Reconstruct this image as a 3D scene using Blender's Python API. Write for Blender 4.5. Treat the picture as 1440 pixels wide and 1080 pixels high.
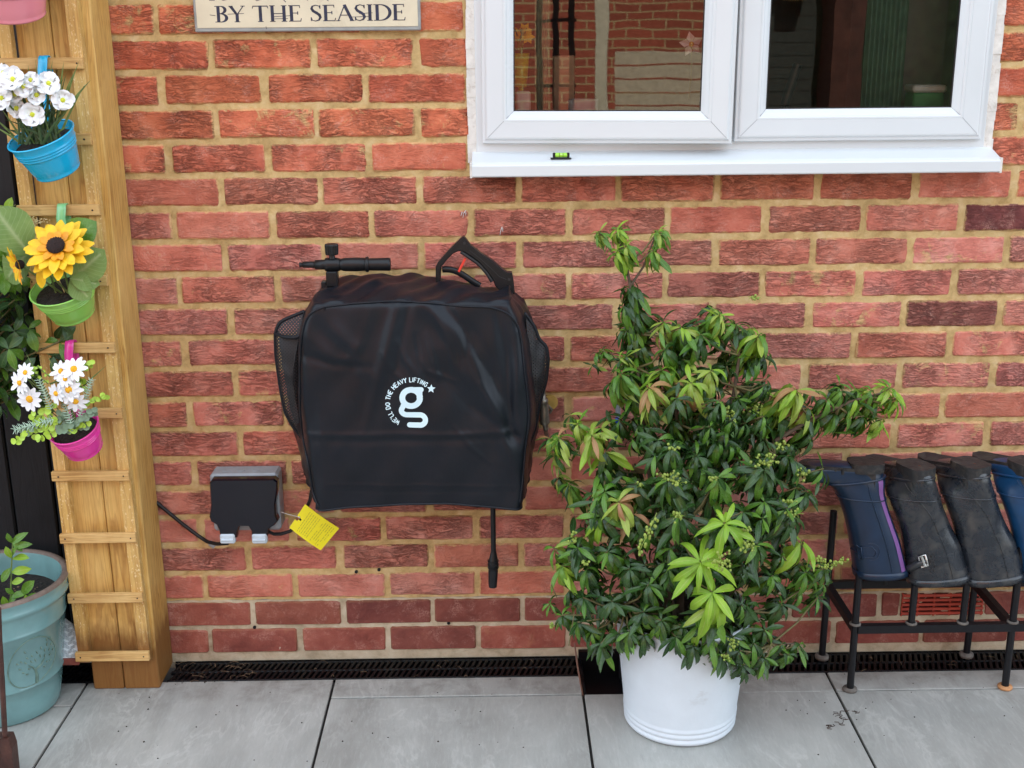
import bpy, math, random
import numpy as np
from mathutils import Vector, Matrix, Euler
for o in list(bpy.data.objects): bpy.data.objects.remove(o, do_unlink=True)
SC = bpy.context.scene
COL = SC.collection
PI = math.pi
rnd = random.Random(11)
V = Vector

# ------------------------------------------------------------------ camera
F = 1675.1
CAM = V((0, -2.7123, 1.5048))
RX = V((0.99988001, -0.01289466, -0.00858396)); UP = V((0.01182693, 0.27759981, 0.960624)); FW = V((0.01000402, 0.96061026, -0.277719))
cd = bpy.data.cameras.new('camera'); cam = bpy.data.objects.new('camera', cd); COL.objects.link(cam)
cd.sensor_fit = 'HORIZONTAL'; cd.sensor_width = 36; cd.lens = F / 1440 * 36; cd.clip_start = .05; cd.clip_end = 300
M = Matrix((RX, UP, -FW)).transposed().to_4x4(); M.translation = CAM
cam.matrix_world = M
SC.camera = cam
def at(px, py, Y=0.0):
    """real place of a photographed point that lies on the plane y = Y"""
    d = FW * F + RX * (px - 720) - UP * (py - 540)
    return CAM + d * ((Y - CAM.y) / d.y)
def fl(px, py, Z=0.0):
    d = FW * F + RX * (px - 720) - UP * (py - 540)
    return CAM + d * ((Z - CAM.z) / d.z)

# ------------------------------------------------------------------ light: open shade of the house, sun from behind the roof
SUN_EL, SUN_AZ = math.radians(50), math.radians(12)     # azimuth measured from +Y towards +X
W = bpy.data.worlds.new('World'); SC.world = W; W.use_nodes = True
nt = W.node_tree; nt.nodes.clear()
sky = nt.nodes.new('ShaderNodeTexSky'); sky.sky_type = 'NISHITA'; sky.sun_disc = False
sky.sun_elevation = SUN_EL; sky.sun_rotation = SUN_AZ; sky.dust_density = 3.0; sky.ozone_density = 1.0; sky.air_density = 1.0
bg = nt.nodes.new('ShaderNodeBackground'); bg.inputs[1].default_value = 0.15
wo = nt.nodes.new('ShaderNodeOutputWorld'); 
# broken bright cloud over the blue sky
tcw = nt.nodes.new('ShaderNodeTexCoord'); cln = nt.nodes.new('ShaderNodeTexNoise'); cln.inputs['Scale'].default_value = 2.2; cln.inputs['Detail'].default_value = 6; nt.links.new(tcw.outputs['Generated'], cln.inputs['Vector'])
clr = nt.nodes.new('ShaderNodeValToRGB'); clr.color_ramp.elements[0].position = .36; clr.color_ramp.elements[0].color = (.35, .35, .35, 1); clr.color_ramp.elements[1].position = .56; nt.links.new(cln.outputs[0], clr.inputs[0])
clm = nt.nodes.new('ShaderNodeMix'); clm.data_type = 'RGBA'; clm.inputs[7].default_value = (6.0, 6.75, 7.6, 1); nt.links.new(clr.outputs[0], clm.inputs[0]); nt.links.new(sky.outputs[0], clm.inputs[6])
nt.links.new(clm.outputs[2], bg.inputs[0]); nt.links.new(bg.outputs[0], wo.inputs[0])
sd = bpy.data.lights.new('sun', 'SUN'); sd.energy = 5.0; sd.angle = math.radians(.53); sd.color = (1, .93, .82)
sun = bpy.data.objects.new('sun', sd); COL.objects.link(sun)
sv = V((math.sin(SUN_AZ) * math.cos(SUN_EL), math.cos(SUN_AZ) * math.cos(SUN_EL), math.sin(SUN_EL)))
sun.rotation_euler = (-sv).to_track_quat('-Z', 'Y').to_euler(); sun.location = sv * 20
SC.view_settings.view_transform = 'Standard'; SC.view_settings.look = 'None'
SC.view_settings.exposure = 1.36; SC.view_settings.gamma = 1.0; SC.view_settings.use_curve_mapping = False

# ------------------------------------------------------------------ helpers: objects
def tag(o, label=None, cat=None, group=None, kind=None):
    if label: o['label'] = label
    if cat: o['category'] = cat
    if group: o['group'] = group
    if kind: o['kind'] = kind
    return o
def empty(name, loc, label=None, cat=None, group=None, kind=None, rot=(0, 0, 0)):
    o = bpy.data.objects.new(name, None); COL.objects.link(o); o.location = loc; o.rotation_euler = rot
    o.empty_display_size = .05
    return tag(o, label, cat, group, kind)
def link(name, me, parent=None, world=None, loc=None):
    o = bpy.data.objects.new(name, me); COL.objects.link(o)
    if parent is not None:
        o.parent = parent
        if world is None and loc is None:       # mesh built in world coordinates
            o.matrix_parent_inverse = pm(parent).inverted()
    if loc is not None: o.location = loc
    return o
def pm(o):
    m = Matrix.LocRotScale(o.location, o.rotation_euler, o.scale)
    if o.parent is not None: m = pm(o.parent) @ o.matrix_parent_inverse @ m
    return m

class MB:
    def __init__(s): s.v = []; s.f = []; s.sm = []; s.mi = []; s.cur = 0
    def add(s, vs, fs, smooth=False):
        n = len(s.v); s.v += [tuple(p) for p in vs]
        for f in fs: s.f.append(tuple(i + n for i in f)); s.sm.append(smooth); s.mi.append(s.cur)
    def box(s, a, b, bev=0.0, rot=None, piv=None):
        x0, y0, z0 = a; x1, y1, z1 = b
        if bev <= 0:
            vs = [V(p) for p in [(x0,y0,z0),(x1,y0,z0),(x1,y1,z0),(x0,y1,z0),(x0,y0,z1),(x1,y0,z1),(x1,y1,z1),(x0,y1,z1)]]
            fs = [(0,3,2,1),(4,5,6,7),(0,1,5,4),(1,2,6,5),(2,3,7,6),(3,0,4,7)]
        else:
            c = V(((x0+x1)/2, (y0+y1)/2, (z0+z1)/2)); h = V((abs(x1-x0)/2, abs(y1-y0)/2, abs(z1-z0)/2)); b_ = min(bev, min(h) * .9)
            vs = []; idx = {}
            for sx in (-1, 1):
                for sy in (-1, 1):
                    for sz in (-1, 1):
                        for ax in range(3):
                            p = [sx*(h[0]-b_), sy*(h[1]-b_), sz*(h[2]-b_)]
                            p[ax] = (sx, sy, sz)[ax] * h[ax]
                            idx[(sx, sy, sz, ax)] = len(vs); vs.append(c + V(p))
            fs = []
            for ax in range(3):
                o1, o2 = (ax+1) % 3, (ax+2) % 3
                for sg in (-1, 1):
                    q = []
                    for (u, w) in ((-1,-1),(1,-1),(1,1),(-1,1)):
                        k = [0,0,0]; k[ax] = sg; k[o1] = u; k[o2] = w; q.append(idx[(k[0],k[1],k[2],ax)])
                    fs.append(tuple(q if sg > 0 else q[::-1]))
            for ax in range(3):       # edge chamfers, edge along axis ax
                o1, o2 = (ax+1) % 3, (ax+2) % 3
                for u in (-1, 1):
                    for w in (-1, 1):
                        ks = []
                        for t in (-1, 1):
                            k = [0,0,0]; k[ax] = t; k[o1] = u; k[o2] = w; ks.append(tuple(k))
                        q = (idx[ks[0]+(o1,)], idx[ks[1]+(o1,)], idx[ks[1]+(o2,)], idx[ks[0]+(o2,)])
                        fs.append(q if u*w < 0 else q[::-1])
            for sx in (-1, 1):
                for sy in (-1, 1):
                    for sz in (-1, 1):
                        q = tuple(idx[(sx,sy,sz,a_)] for a_ in range(3)); fs.append(q if sx*sy*sz > 0 else q[::-1])
        if rot is not None:
            pv = V(piv) if piv is not None else V(((x0+x1)/2, (y0+y1)/2, (z0+z1)/2))
            R_ = rot if isinstance(rot, Matrix) else Euler(rot).to_matrix()
            vs = [pv + R_ @ (p - pv) for p in vs]
        s.add(vs, fs)
    def tube(s, pts, r, n=10, cap=True, closed=False, flat=1.0):
        pts = [V(p) for p in pts]; m = len(pts); rs = r if isinstance(r, (list, tuple)) else [r] * m
        vs = []; prev = None
        for i, p in enumerate(pts):
            if closed: t = (pts[(i+1) % m] - pts[i-1]).normalized()
            else: t = (pts[min(i+1, m-1)] - pts[max(i-1, 0)]).normalized()
            if prev is None:
                a = t.cross(V((0, 0, 1)));
                if a.length < 1e-3: a = t.cross(V((0, 1, 0)))
                a.normalize()
            else:
                a = prev - t * prev.dot(t)
                if a.length < 1e-5: a = t.orthogonal()
                a.normalize()
            prev = a; b = t.cross(a)
            for k in range(n):
                an = 2*PI*k/n; vs.append(p + (a*math.cos(an) + b*math.sin(an)*flat) * rs[i])
        fs = []
        for i in range(m if closed else m-1):
            for k in range(n):
                j = (i+1) % m; fs.append((i*n+k, i*n+(k+1) % n, j*n+(k+1) % n, j*n+k))
        s.add(vs, fs, True)
        if cap and not closed:
            s.add([vs[k] for k in range(n)], [tuple(range(n))[::-1]]); s.add([vs[(m-1)*n+k] for k in range(n)], [tuple(range(n))])
    def lathe(s, prof, mtx=None, n=40, a0=0, a1=2*PI, smooth=True):
        mtx = mtx or Matrix(); full = abs(a1-a0-2*PI) < 1e-6; c = n if full else n+1
        vs = []
        for (r, z) in prof:
            for k in range(c):
                a = a0 + (a1-a0)*k/n; vs.append(mtx @ V((r*math.cos(a), r*math.sin(a), z)))
        fs = []
        for i in range(len(prof)-1):
            for k in range(n):
                k2 = (k+1) % c; fs.append((i*c+k, i*c+k2, (i+1)*c+k2, (i+1)*c+k))
        s.add(vs, fs, smooth)
    def sphere(s, c, r, n=8, m=6, sc=(1, 1, 1), rot=None):
        c = V(c); vs = []; R_ = rot or Matrix.Identity(3)
        vs.append(c + R_ @ V((0, 0, r*sc[2])))
        for i in range(1, m):
            th = PI*i/m
            for k in range(n):
                a = 2*PI*k/n; vs.append(c + R_ @ V((r*sc[0]*math.sin(th)*math.cos(a), r*sc[1]*math.sin(th)*math.sin(a), r*sc[2]*math.cos(th))))
        vs.append(c + R_ @ V((0, 0, -r*sc[2])))
        fs = [(0, 1+k, 1+(k+1) % n) for k in range(n)]
        for i in range(m-2):
            for k in range(n): fs.append((1+i*n+k, 1+(i+1)*n+k, 1+(i+1)*n+(k+1) % n, 1+i*n+(k+1) % n))
        L = len(vs)-1; b = 1+(m-2)*n
        fs += [(L, b+(k+1) % n, b+k) for k in range(n)]
        s.add(vs, fs, True)
    def prism(s, poly, y0, y1, smooth=False):
        """polygon of (x, z) points extruded along y"""
        n = len(poly)
        vs = [(p[0], y0, p[1]) for p in poly] + [(p[0], y1, p[1]) for p in poly]
        s.add(vs, [tuple(range(n)), tuple(range(2*n-1, n-1, -1))]); s.add(vs, [(i, i+n, (i+1) % n+n, (i+1) % n) for i in range(n)], smooth)
    def mesh(s, name, mat):
        me = bpy.data.meshes.new(name); me.from_pydata(s.v, [], s.f)
        me.polygons.foreach_set('use_smooth', s.sm)
        if isinstance(mat, (list, tuple)):
            for m in mat: me.materials.append(m)
            me.polygons.foreach_set('material_index', s.mi)
        elif mat: me.materials.append(mat)
        me.update(); return me
    def build(s, name, mat, parent=None, **k):
        o = link(name, s.mesh(name, mat), parent)
        if k: tag(o, **k)
        return o

# ------------------------------------------------------------------ helpers: materials
class NT:
    def __init__(s, name):
        s.m = bpy.data.materials.new(name); s.m.use_nodes = True; s.t = s.m.node_tree; s.b = s.t.nodes['Principled BSDF']; s.out = s.t.nodes['Material Output']
    def n(s, typ, **k):
        x = s.t.nodes.new(typ)
        for a, b in k.items(): setattr(x, a, b)
        return x
    def l(s, a, b): s.t.links.new(a, b)
    def inp(s, node, key, val):
        i = node.inputs[key]
        if hasattr(val, 'is_output') or isinstance(val, bpy.types.NodeSocket): s.l(val, i)
        else: i.default_value = val
    def co(s, kind='Object'): return s.n('ShaderNodeTexCoord').outputs[kind]
    def pos(s): return s.n('ShaderNodeNewGeometry').outputs['Position']
    def mp(s, vec, scale=(1, 1, 1), loc=(0, 0, 0), rot=(0, 0, 0)):
        x = s.n('ShaderNodeMapping'); s.l(vec, x.inputs[0]); x.inputs['Scale'].default_value = scale; x.inputs['Location'].default_value = loc; x.inputs['Rotation'].default_value = rot
        return x.outputs[0]
    def noise(s, vec, sc, det=4, rough=.55, dist=0, w=None, typ=None):
        x = s.n('ShaderNodeTexNoise')
        if typ: x.noise_type = typ
        if w is not None: x.noise_dimensions = '4D'; s.inp(x, 'W', w)
        s.l(vec, x.inputs['Vector']); s.inp(x, 'Scale', sc); s.inp(x, 'Detail', det); s.inp(x, 'Roughness', rough); s.inp(x, 'Distortion', dist)
        return x.outputs[0]
    def ramp(s, fac, stops, interp='LINEAR'):
        x = s.n('ShaderNodeValToRGB'); s.l(fac, x.inputs[0]); e = x.color_ramp.elements; x.color_ramp.interpolation = interp
        while len(e) < len(stops): e.new(.5)
        for i, (p, c) in enumerate(stops):
            e[i].position = p; e[i].color = (c, c, c, 1) if isinstance(c, (int, float)) else (*c, 1)
        return x.outputs[0]
    def mix(s, f, a, b, mode='MIX'):
        x = s.n('ShaderNodeMix', data_type='RGBA', blend_type=mode); x.clamp_factor = True
        s.inp(x, 0, f)
        for k, v in ((6, a), (7, b)):
            if isinstance(v, tuple) and len(v) == 3: v = (*v, 1)
            s.inp(x, k, v)
        return x.outputs[2]
    def math(s, op, a, b=None, c=None, clamp=False):
        x = s.n('ShaderNodeMath', operation=op); x.use_clamp = clamp; s.inp(x, 0, a)
        if b is not None: s.inp(x, 1, b)
        if c is not None: s.inp(x, 2, c)
        return x.outputs[0]
    def sep(s, v): x = s.n('ShaderNodeSeparateXYZ'); s.l(v, x.inputs[0]); return x.outputs
    def bump(s, h, st=.5, d=.002, prev=None):
        x = s.n('ShaderNodeBump'); s.l(h, x.inputs['Height']); s.inp(x, 'Strength', st); s.inp(x, 'Distance', d)
        if prev is not None: s.l(prev, x.inputs['Normal'])
        return x.outputs[0]
    def fin(s, col=None, rough=None, nrm=None, **k):
        if col is not None: s.inp(s.b, 'Base Color', (*col, 1) if isinstance(col, tuple) and len(col) == 3 else col)
        if rough is not None: s.inp(s.b, 'Roughness', rough)
        if nrm is not None: s.l(nrm, s.b.inputs['Normal'])
        for a, b in k.items(): s.inp(s.b, a.replace('_', ' '), b)
        return s.m

def simple(name, col, rough=.5, var=.12, scale=30, bst=.15, bsc=120, bd=.0006, dirt=None, dirt_amt=.0, **k):
    """plain surface with slight mottling, fine relief and an optional dirt film"""
    t = NT(name); c = t.co()
    n1 = t.noise(c, scale, 4); d = tuple(max(0, x*(1-var)) for x in col); u = tuple(min(1, x*(1+var)) for x in col)
    cc = t.ramp(n1, [(.3, d), (.7, u)])
    if dirt:
        m = t.ramp(t.noise(c, scale*.7, 7, .7, .6), [(1-.62*dirt_amt-.2, 0), (min(1, 1.05-.45*dirt_amt), 1)])
        cc = t.mix(m, cc, dirt)
        rr = t.math('ADD', rough, t.math('MULTIPLY', m, .3), clamp=True)
    else: rr = t.math('ADD', rough-.04, t.math('MULTIPLY', n1, .08), clamp=True)
    nb = t.bump(t.noise(c, bsc, 3), bst, bd)
    return t.fin(cc, rr, nb, **k)

MT = {}
def brick_mat():
    t = NT('brick_face'); c = t.co(); oi = t.n('ShaderNodeObjectInfo'); R_ = oi.outputs['Random']; oc = t.n('ShaderNodeSeparateColor'); t.l(oi.outputs['Color'], oc.inputs[0])
    w = t.math('MULTIPLY', R_, 61.0)
    # drag-creased face: strongly warped, horizontally stretched ridges
    warp = t.n('ShaderNodeTexNoise'); warp.noise_dimensions = '4D'; t.l(c, warp.inputs['Vector']); t.l(w, warp.inputs['W']); warp.inputs['Scale'].default_value = 9; warp.inputs['Detail'].default_value = 2
    wv = t.n('ShaderNodeVectorMath', operation='MULTIPLY_ADD'); t.l(warp.outputs['Color'], wv.inputs[0]); wv.inputs[1].default_value = (.05, .05, .05); t.l(c, wv.inputs[2])
    cs = t.mp(wv.outputs[0], (36, 36, 128))
    cr = t.noise(cs, 1.0, 4, .6, .9, w)
    crr = t.math('ABSOLUTE', t.math('SUBTRACT', cr, .5))             # creases where noise crosses its mean
    crease = t.ramp(crr, [(0, 0), (.035, .55), (.12, 1)])
    fine = t.noise(c, 260, 4, .7, 0, w)
    sand = t.noise(c, 900, 2, .6, 0, w)
    amt = t.ramp(t.noise(c, 13, 3, .5, 0, w), [(.36, .10), (.6, 1)])  # some parts smooth, some creased
    am2 = t.math('MULTIPLY', amt, oc.outputs['Blue'])
    # colour
    big = t.noise(c, 14, 4, .6, .3, w)
    red = t.ramp(big, [(.25, (.42, .082, .034)), (.5, (.59, .135, .056)), (.75, (.70, .21, .100))])
    pink = t.ramp(big, [(.25, (.44, .125, .092)), (.5, (.60, .205, .155)), (.75, (.72, .34, .28))])
    col = t.mix(oc.outputs['Red'], red, pink)
    col = t.mix(oc.outputs['Green'], col, t.ramp(big, [(.3, (.10, .028, .028)), (.6, (.19, .05, .042)), (.8, (.27, .08, .06))]))
    hv = t.ramp(R_, [(0, .86), (1, 1.14)])
    hs = t.n('ShaderNodeHueSaturation'); t.l(col, hs.inputs['Color']); t.l(hv, hs.inputs['Value']); 
    t.l(t.math('ADD', .488, t.math('MULTIPLY', t.noise(c, .5, 0, .5, 0, w), .024)), hs.inputs['Hue']); hs.inputs['Saturation'].default_value = .97
    col = hs.outputs[0]
    # pale bloom on the high ridges
    bl = t.math('MULTIPLY', t.ramp(t.noise(c, 24, 5, .7, .5, w), [(.5, 0), (.72, 1)]), t.ramp(fine, [(.42, 0), (.62, 1)]))
    col = t.mix(t.math('MULTIPLY', bl, .62), col, (.74, .44, .35))
    rdg = t.math('MULTIPLY', t.ramp(crr, [(.10, 0), (.2, 1)]), t.math('MULTIPLY', am2, t.ramp(fine, [(.4, 0), (.65, .55)])))
    col = t.mix(rdg, col, (.78, .38, .28))
    col = t.mix(t.math('MULTIPLY', t.ramp(crease, [(0, 1), (.6, 0)]), t.math('MULTIPLY', am2, .52)), col, (.21, .052, .034))
    # dark burnt spots
    sp = t.ramp(t.noise(c, 38, 3, .6, .2, w), [(.70, 0), (.78, 1)])
    col = t.mix(t.math('MULTIPLY', sp, .6), col, (.07, .035, .035))
    # mortar smeared over arrises and in patches
    xyz = t.sep(c); az = t.math('MAXIMUM', t.math('ABSOLUTE', xyz[2]), t.math('SUBTRACT', t.math('ABSOLUTE', xyz[0]), .0745))
    e = t.math('ADD', t.math('MULTIPLY', az, 30), t.math('MULTIPLY', t.noise(c, 45, 5, .7, 0, w), .62))
    em = t.ramp(e, [(1.17, 0) if False else (.0, 0), (1, 1)])
    em = t.math('MULTIPLY', t.math('SUBTRACT', e, 1.135), 9, clamp=True)
    pm_ = t.math('MULTIPLY', t.math('SUBTRACT', t.noise(c, 20, 6, .72, .6, w), t.ramp(R_, [(.0, .70), (.5, .64), (1, .53)])), 12, clamp=True)
    sm = t.math('MULTIPLY', t.math('MAXIMUM', t.math('MULTIPLY', em, .75), t.math('MULTIPLY', pm_, .8)), t.ramp(oc.outputs['Blue'], [(.06, .12), (.3, 1)]))
    col = t.mix(sm, col, t.ramp(sand, [(.3, (.56, .35, .14)), (.7, (.76, .54, .25))]))
    ws = t.ramp(t.noise(c, 75, 2, .5, 0, w), [(.775, 0), (.80, 1)])
    col = t.mix(t.math('MULTIPLY', ws, .6), col, (.68, .55, .45))
    h = t.math('ADD', t.math('MULTIPLY', crease, t.math('MULTIPLY', am2, 1.0)), t.math('MULTIPLY', fine, .35))
    h = t.math('ADD', h, t.math('MULTIPLY', t.noise(c, 30, 3, .6, .4, w), 1.1))
    b1 = t.bump(h, 1.0, .0055); b2 = t.bump(sand, .45, .0006, b1)
    return t.fin(col, t.ramp(fine, [(.3, .72), (.7, .92)]), b2, Specular_IOR_Level=.28)
def mortar_mat(name, a, b, c_):
    t = NT(name); c = t.co()
    s1 = t.noise(c, 800, 3, .7); s2 = t.noise(c, 26, 6, .65, .3); s3 = t.noise(c, 5, 3)
    col = t.ramp(s2, [(.3, a), (.5, b), (.72, c_)])
    col = t.mix(t.ramp(s1, [(.62, 0), (.72, .5)]), col, (.20, .13, .07)); col = t.mix(t.ramp(s1, [(.3, .4), (.38, 0)]), col, (.72, .58, .36))
    col = t.mix(t.ramp(s3, [(.5, 0), (.75, .35)]), col, tuple(x*.62 for x in a))
    h = t.math('ADD', t.math('MULTIPLY', s1, .35), s2)
    n1 = t.bump(h, .9, .005)
    return t.fin(col, .93, n1, Specular_IOR_Level=.15)
def tile_mat():
    t = NT('porcelain_slab'); c = t.pos(); oi = t.n('ShaderNodeObjectInfo'); w = t.math('MULTIPLY', oi.outputs['Random'], 40)
    cm = t.mp(c, (1, .38, 1), rot=(0, 0, .25))
    cl = t.noise(cm, 6, 6, .62, .6, w)
    col = t.ramp(cl, [(.3, (.272, .272, .25)), (.5, (.352, .352, .326)), (.7, (.435, .432, .40))])
    vn = t.math('ABSOLUTE', t.math('SUBTRACT', t.noise(cm, 7.5, 7, .62, 1.6, w), .5))
    vm = t.math('MULTIPLY', t.ramp(vn, [(0, 1), (.012, .5), (.035, 0)]), t.ramp(t.noise(c, 5, 3, .5, 0, w), [(.42, 0), (.62, 1)]))
    col = t.mix(t.math('MULTIPLY', vm, .42), col, (.58, .58, .54))
    st = t.noise(t.mp(c, (26, 5, 1), rot=(0, 0, .2)), 6, 5, .7, .4, w)
    col = t.mix(t.ramp(st, [(.50, 0), (.72, .36)]), col, (.52, .53, .51))
    col = t.mix(t.ramp(st, [(.28, .3), (.42, 0)]), col, (.20, .203, .195))
    col = t.mix(t.ramp(t.noise(c, 3, 4, .6), [(.5, 0), (.75, .4)]), col, (.28, .28, .265))
    gr = t.noise(c, 320, 3, .6); col = t.mix(t.ramp(gr, [(.66, 0), (.74, .5)]), col, (.10, .10, .10))
    # soil washed along the wall edge and round the right of the planter
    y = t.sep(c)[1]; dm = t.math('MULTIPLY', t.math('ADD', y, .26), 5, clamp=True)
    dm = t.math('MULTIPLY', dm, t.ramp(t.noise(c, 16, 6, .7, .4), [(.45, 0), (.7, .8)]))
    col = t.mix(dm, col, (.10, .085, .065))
    b = t.bump(t.math('ADD', cl, t.math('MULTIPLY', gr, .25)), .4, .0015)
    return t.fin(col, t.ramp(cl, [(.3, .36), (.7, .55)]), b, Specular_IOR_Level=.5)
def wood_mat(name, dark, mid, light, knots=True, sc=1.0, axis='z', wet=False, specks=0.0):
    t = NT(name); c = t.co(); oi = t.n('ShaderNodeObjectInfo'); w = t.math('MULTIPLY', oi.outputs['Random'], 30)
    st = {'z': (1, 1, .09), 'x': (.09, 1, 1)}[axis]
    cm = t.mp(c, st)
    ns = t.noise(cm, 22*sc, 3, .5, .4, w)
    rings = t.math('FRACT', t.math('MULTIPLY', ns, 11))
    rg = t.ramp(rings, [(0, 0), (.55, .25), (.9, 1), (1, .1)])
    fib = t.noise(t.mp(c, tuple(x*(1 if x == 1 else .35) for x in st)), 260, 4, .7, 0, w)
    col = t.mix(t.math('MULTIPLY', rg, 1.0), mid, dark); col = t.mix(t.ramp(t.noise(c, 7, 4, .6, .4, w), [(.35, 0), (.7, .9)]), col, light)
    col = t.mix(t.ramp(fib, [(.46, 0), (.72, .75)]), col, dark)
    if specks: col = t.mix(t.ramp(t.noise(t.mp(c, (1, 1, .5)), 330, 2, .5, .2, w), [(.60, 0), (.66, specks)]), col, (.78, .60, .32))
    if wet:
        p = t.sep(t.pos())[2]; ed = t.math('ADD', p, t.math('MULTIPLY', t.noise(t.mp(c, (1, 1, .25)), 40, 4, .6), .16))
        wm = t.math('MULTIPLY', t.math('SUBTRACT', .27, ed), 14, clamp=True)
        col = t.mix(t.math('MULTIPLY', wm, .85), col, (.17, .062, .012))
    h = t.math('ADD', t.math('MULTIPLY', rg, .3), fib)
    return t.fin(col, .62, t.bump(h, .55, .0012), Specular_IOR_Level=.35)
def leaf_mat(name, a, b, edge, rough=.28, trans=.25):
    t = NT(name); c = t.co('UV'); u = t.sep(c); oi = t.n('ShaderNodeObjectInfo')
    o = t.pos(); n1 = t.noise(o, 14, 3); n2 = t.noise(o, 90, 3)
    col = t.ramp(n1, [(.32, a), (.68, b)])
    v = t.math('ABSOLUTE', t.math('SUBTRACT', u[1], .5))
    col = t.mix(t.ramp(v, [(0, .75), (.05, .25), (.09, 0)]), col, edge)
    side = t.math('FRACT', t.math('SUBTRACT', t.math('MULTIPLY', u[0], 11), t.math('MULTIPLY', v, 5)))
    sv_ = t.ramp(side, [(0, .35), (.12, 0), (.9, 0), (1, .35)])
    col = t.mix(sv_, col, edge)
    col = t.mix(t.ramp(n2, [(.55, 0), (.8, .35)]), col, tuple(x*.6 for x in a))
    h = t.math('ADD', t.math('MULTIPLY', v, -.8), t.math('MULTIPLY', sv_, -.5))
    nb = t.bump(h, .5, .002)
    t.fin(col, t.ramp(n2, [(.3, rough-.05), (.7, rough+.12)]), nb, Specular_IOR_Level=.5)
    tr = t.n('ShaderNodeBsdfTranslucent'); t.l(t.mix(.5, col, edge), tr.inputs[0])
    mx = t.n('ShaderNodeMixShader'); mx.inputs[0].default_value = trans; t.l(t.b.outputs[0], mx.inputs[1]); t.l(tr.outputs[0], mx.inputs[2]); t.l(mx.outputs[0], t.out.inputs[0])
    return t.m
def glass_mat():
    t = NT('window_glass'); t.t.nodes.remove(t.b); f = t.n('ShaderNodeFresnel'); f.inputs[0].default_value = 1.85
    g = t.n('ShaderNodeBsdfGlossy'); g.inputs['Roughness'].default_value = .012; g.inputs['Color'].default_value = (.95, .95, .95, 1)
    tr = t.n('ShaderNodeBsdfTransparent'); tr.inputs[0].default_value = (.90, .93, .92, 1)
    nb = t.bump(t.noise(t.co(), 5, 2), .05, .004); t.l(nb, g.inputs['Normal'])
    m = t.n('ShaderNodeMixShader'); t.l(f.outputs[0], m.inputs[0]); t.l(tr.outputs[0], m.inputs[1]); t.l(g.outputs[0], m.inputs[2]); t.l(m.outputs[0], t.out.inputs[0])
    return t.m
def fabric_mat():
    t = NT('coated_black_fabric'); c = t.co()
    wv = t.noise(c, 900, 2); n1 = t.noise(t.mp(c, (1, 1, .5)), 26, 5, .6, .8); 
    col = t.ramp(t.noise(c, 8, 4), [(.3, (.0046, .0064, .0102)), (.7, (.0082, .0112, .0172))])
    b = t.bump(n1, .35, .003); b = t.bump(wv, .3, .0003, b)
    return t.fin(col, t.ramp(n1, [(.3, .33), (.7, .44)]), b, Specular_IOR_Level=.28)
def net_mat():
    t = NT('black_netting'); c = t.co(); s = t.sep(t.mp(c, (1, 1, 1), rot=(0, .785, 0)))
    def g(x): return t.math('ABSOLUTE', t.math('SUBTRACT', t.math('FRACT', t.math('MULTIPLY', x, 190)), .5))
    hole = t.math('GREATER_THAN', t.math('MINIMUM', t.math('SUBTRACT', .5, g(s[0])), t.math('SUBTRACT', .5, g(s[2]))), .30)
    t.fin((.014, .014, .016), .6)
    tr = t.n('ShaderNodeBsdfTransparent'); mx = t.n('ShaderNodeMixShader'); t.l(hole, mx.inputs[0]); t.l(t.b.outputs[0], mx.inputs[1]); t.l(tr.outputs[0], mx.inputs[2]); t.l(mx.outputs[0], t.out.inputs[0])
    return t.m

MT['brick'] = brick_mat()
MT['mortar'] = mortar_mat('sand_mortar', (.42, .275, .115), (.64, .445, .20), (.78, .59, .33))
MT['mortar_grey'] = mortar_mat('weathered_mortar', (.40, .32, .21), (.60, .50, .35), (.70, .62, .47))
MT['tile'] = tile_mat()
MT['grout'] = simple('dark_grout', (.022, .02, .018), .9, .4, 60, .5, 300, .002)
MT['upvc'] = simple('white_upvc', (.655, .685, .70), .26, .02, 5, .05, 60, .0004, dirt=(.45, .42, .38), dirt_amt=.18)
MT['sealant'] = simple('old_sealant', (.70, .67, .62), .6, .12, 60, .5, 90, .002, dirt=(.30, .20, .12), dirt_amt=.45)
MT['mitre'] = simple('mitre_line_grey', (.30, .31, .33), .7)  # grey of the thin joint lines at the sash corners
MT['print_white'] = simple('white_drip', (.75, .72, .70), .6)
MT['gasket'] = simple('black_gasket', (.02, .02, .022), .5)
MT['glass'] = glass_mat()
MT['fabric'] = fabric_mat(); MT['net'] = net_mat()
MT['blkplastic'] = simple('black_plastic', (.010, .011, .013), .34, .2, 60, .25, 500, .0004, dirt=(.06, .05, .04), dirt_amt=.10, Specular_IOR_Level=.32)
MT['drain'] = simple('drain_plastic', (.005, .005, .006), .32, .3, 60, .3, 300, .0008, dirt=(.02, .016, .012), dirt_amt=.1, Specular_IOR_Level=.18)
MT['gloss_blk'] = simple('smoked_lid', (.002, .0035, .009), .13, .1, 10, .05, 60)
MT['greyplastic'] = simple('grey_plastic', (.30, .33, .36), .45, .1, 40, .2, 300, .0005, dirt=(.16, .11, .07), dirt_amt=.35)
MT['clip'] = simple('pale_grey_clip', (.52, .60, .66), .35)
MT['post'] = wood_mat('treated_post', (.38, .19, .045), (.62, .37, .10), (.74, .49, .17), wet=True)
MT['batten'] = wood_mat('trellis_batten', (.40, .21, .055), (.62, .38, .11), (.74, .50, .19), specks=.85, wet=True)
MT['rung'] = wood_mat('trellis_rung', (.36, .18, .05), (.60, .36, .12), (.74, .50, .21), axis='x')
MT['gate'] = wood_mat('black_stain', (.004, .004, .005), (.008, .008, .010), (.012, .012, .014))
MT['screw'] = simple('screw_head', (.05, .045, .04), .5, Metallic=.7)
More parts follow.
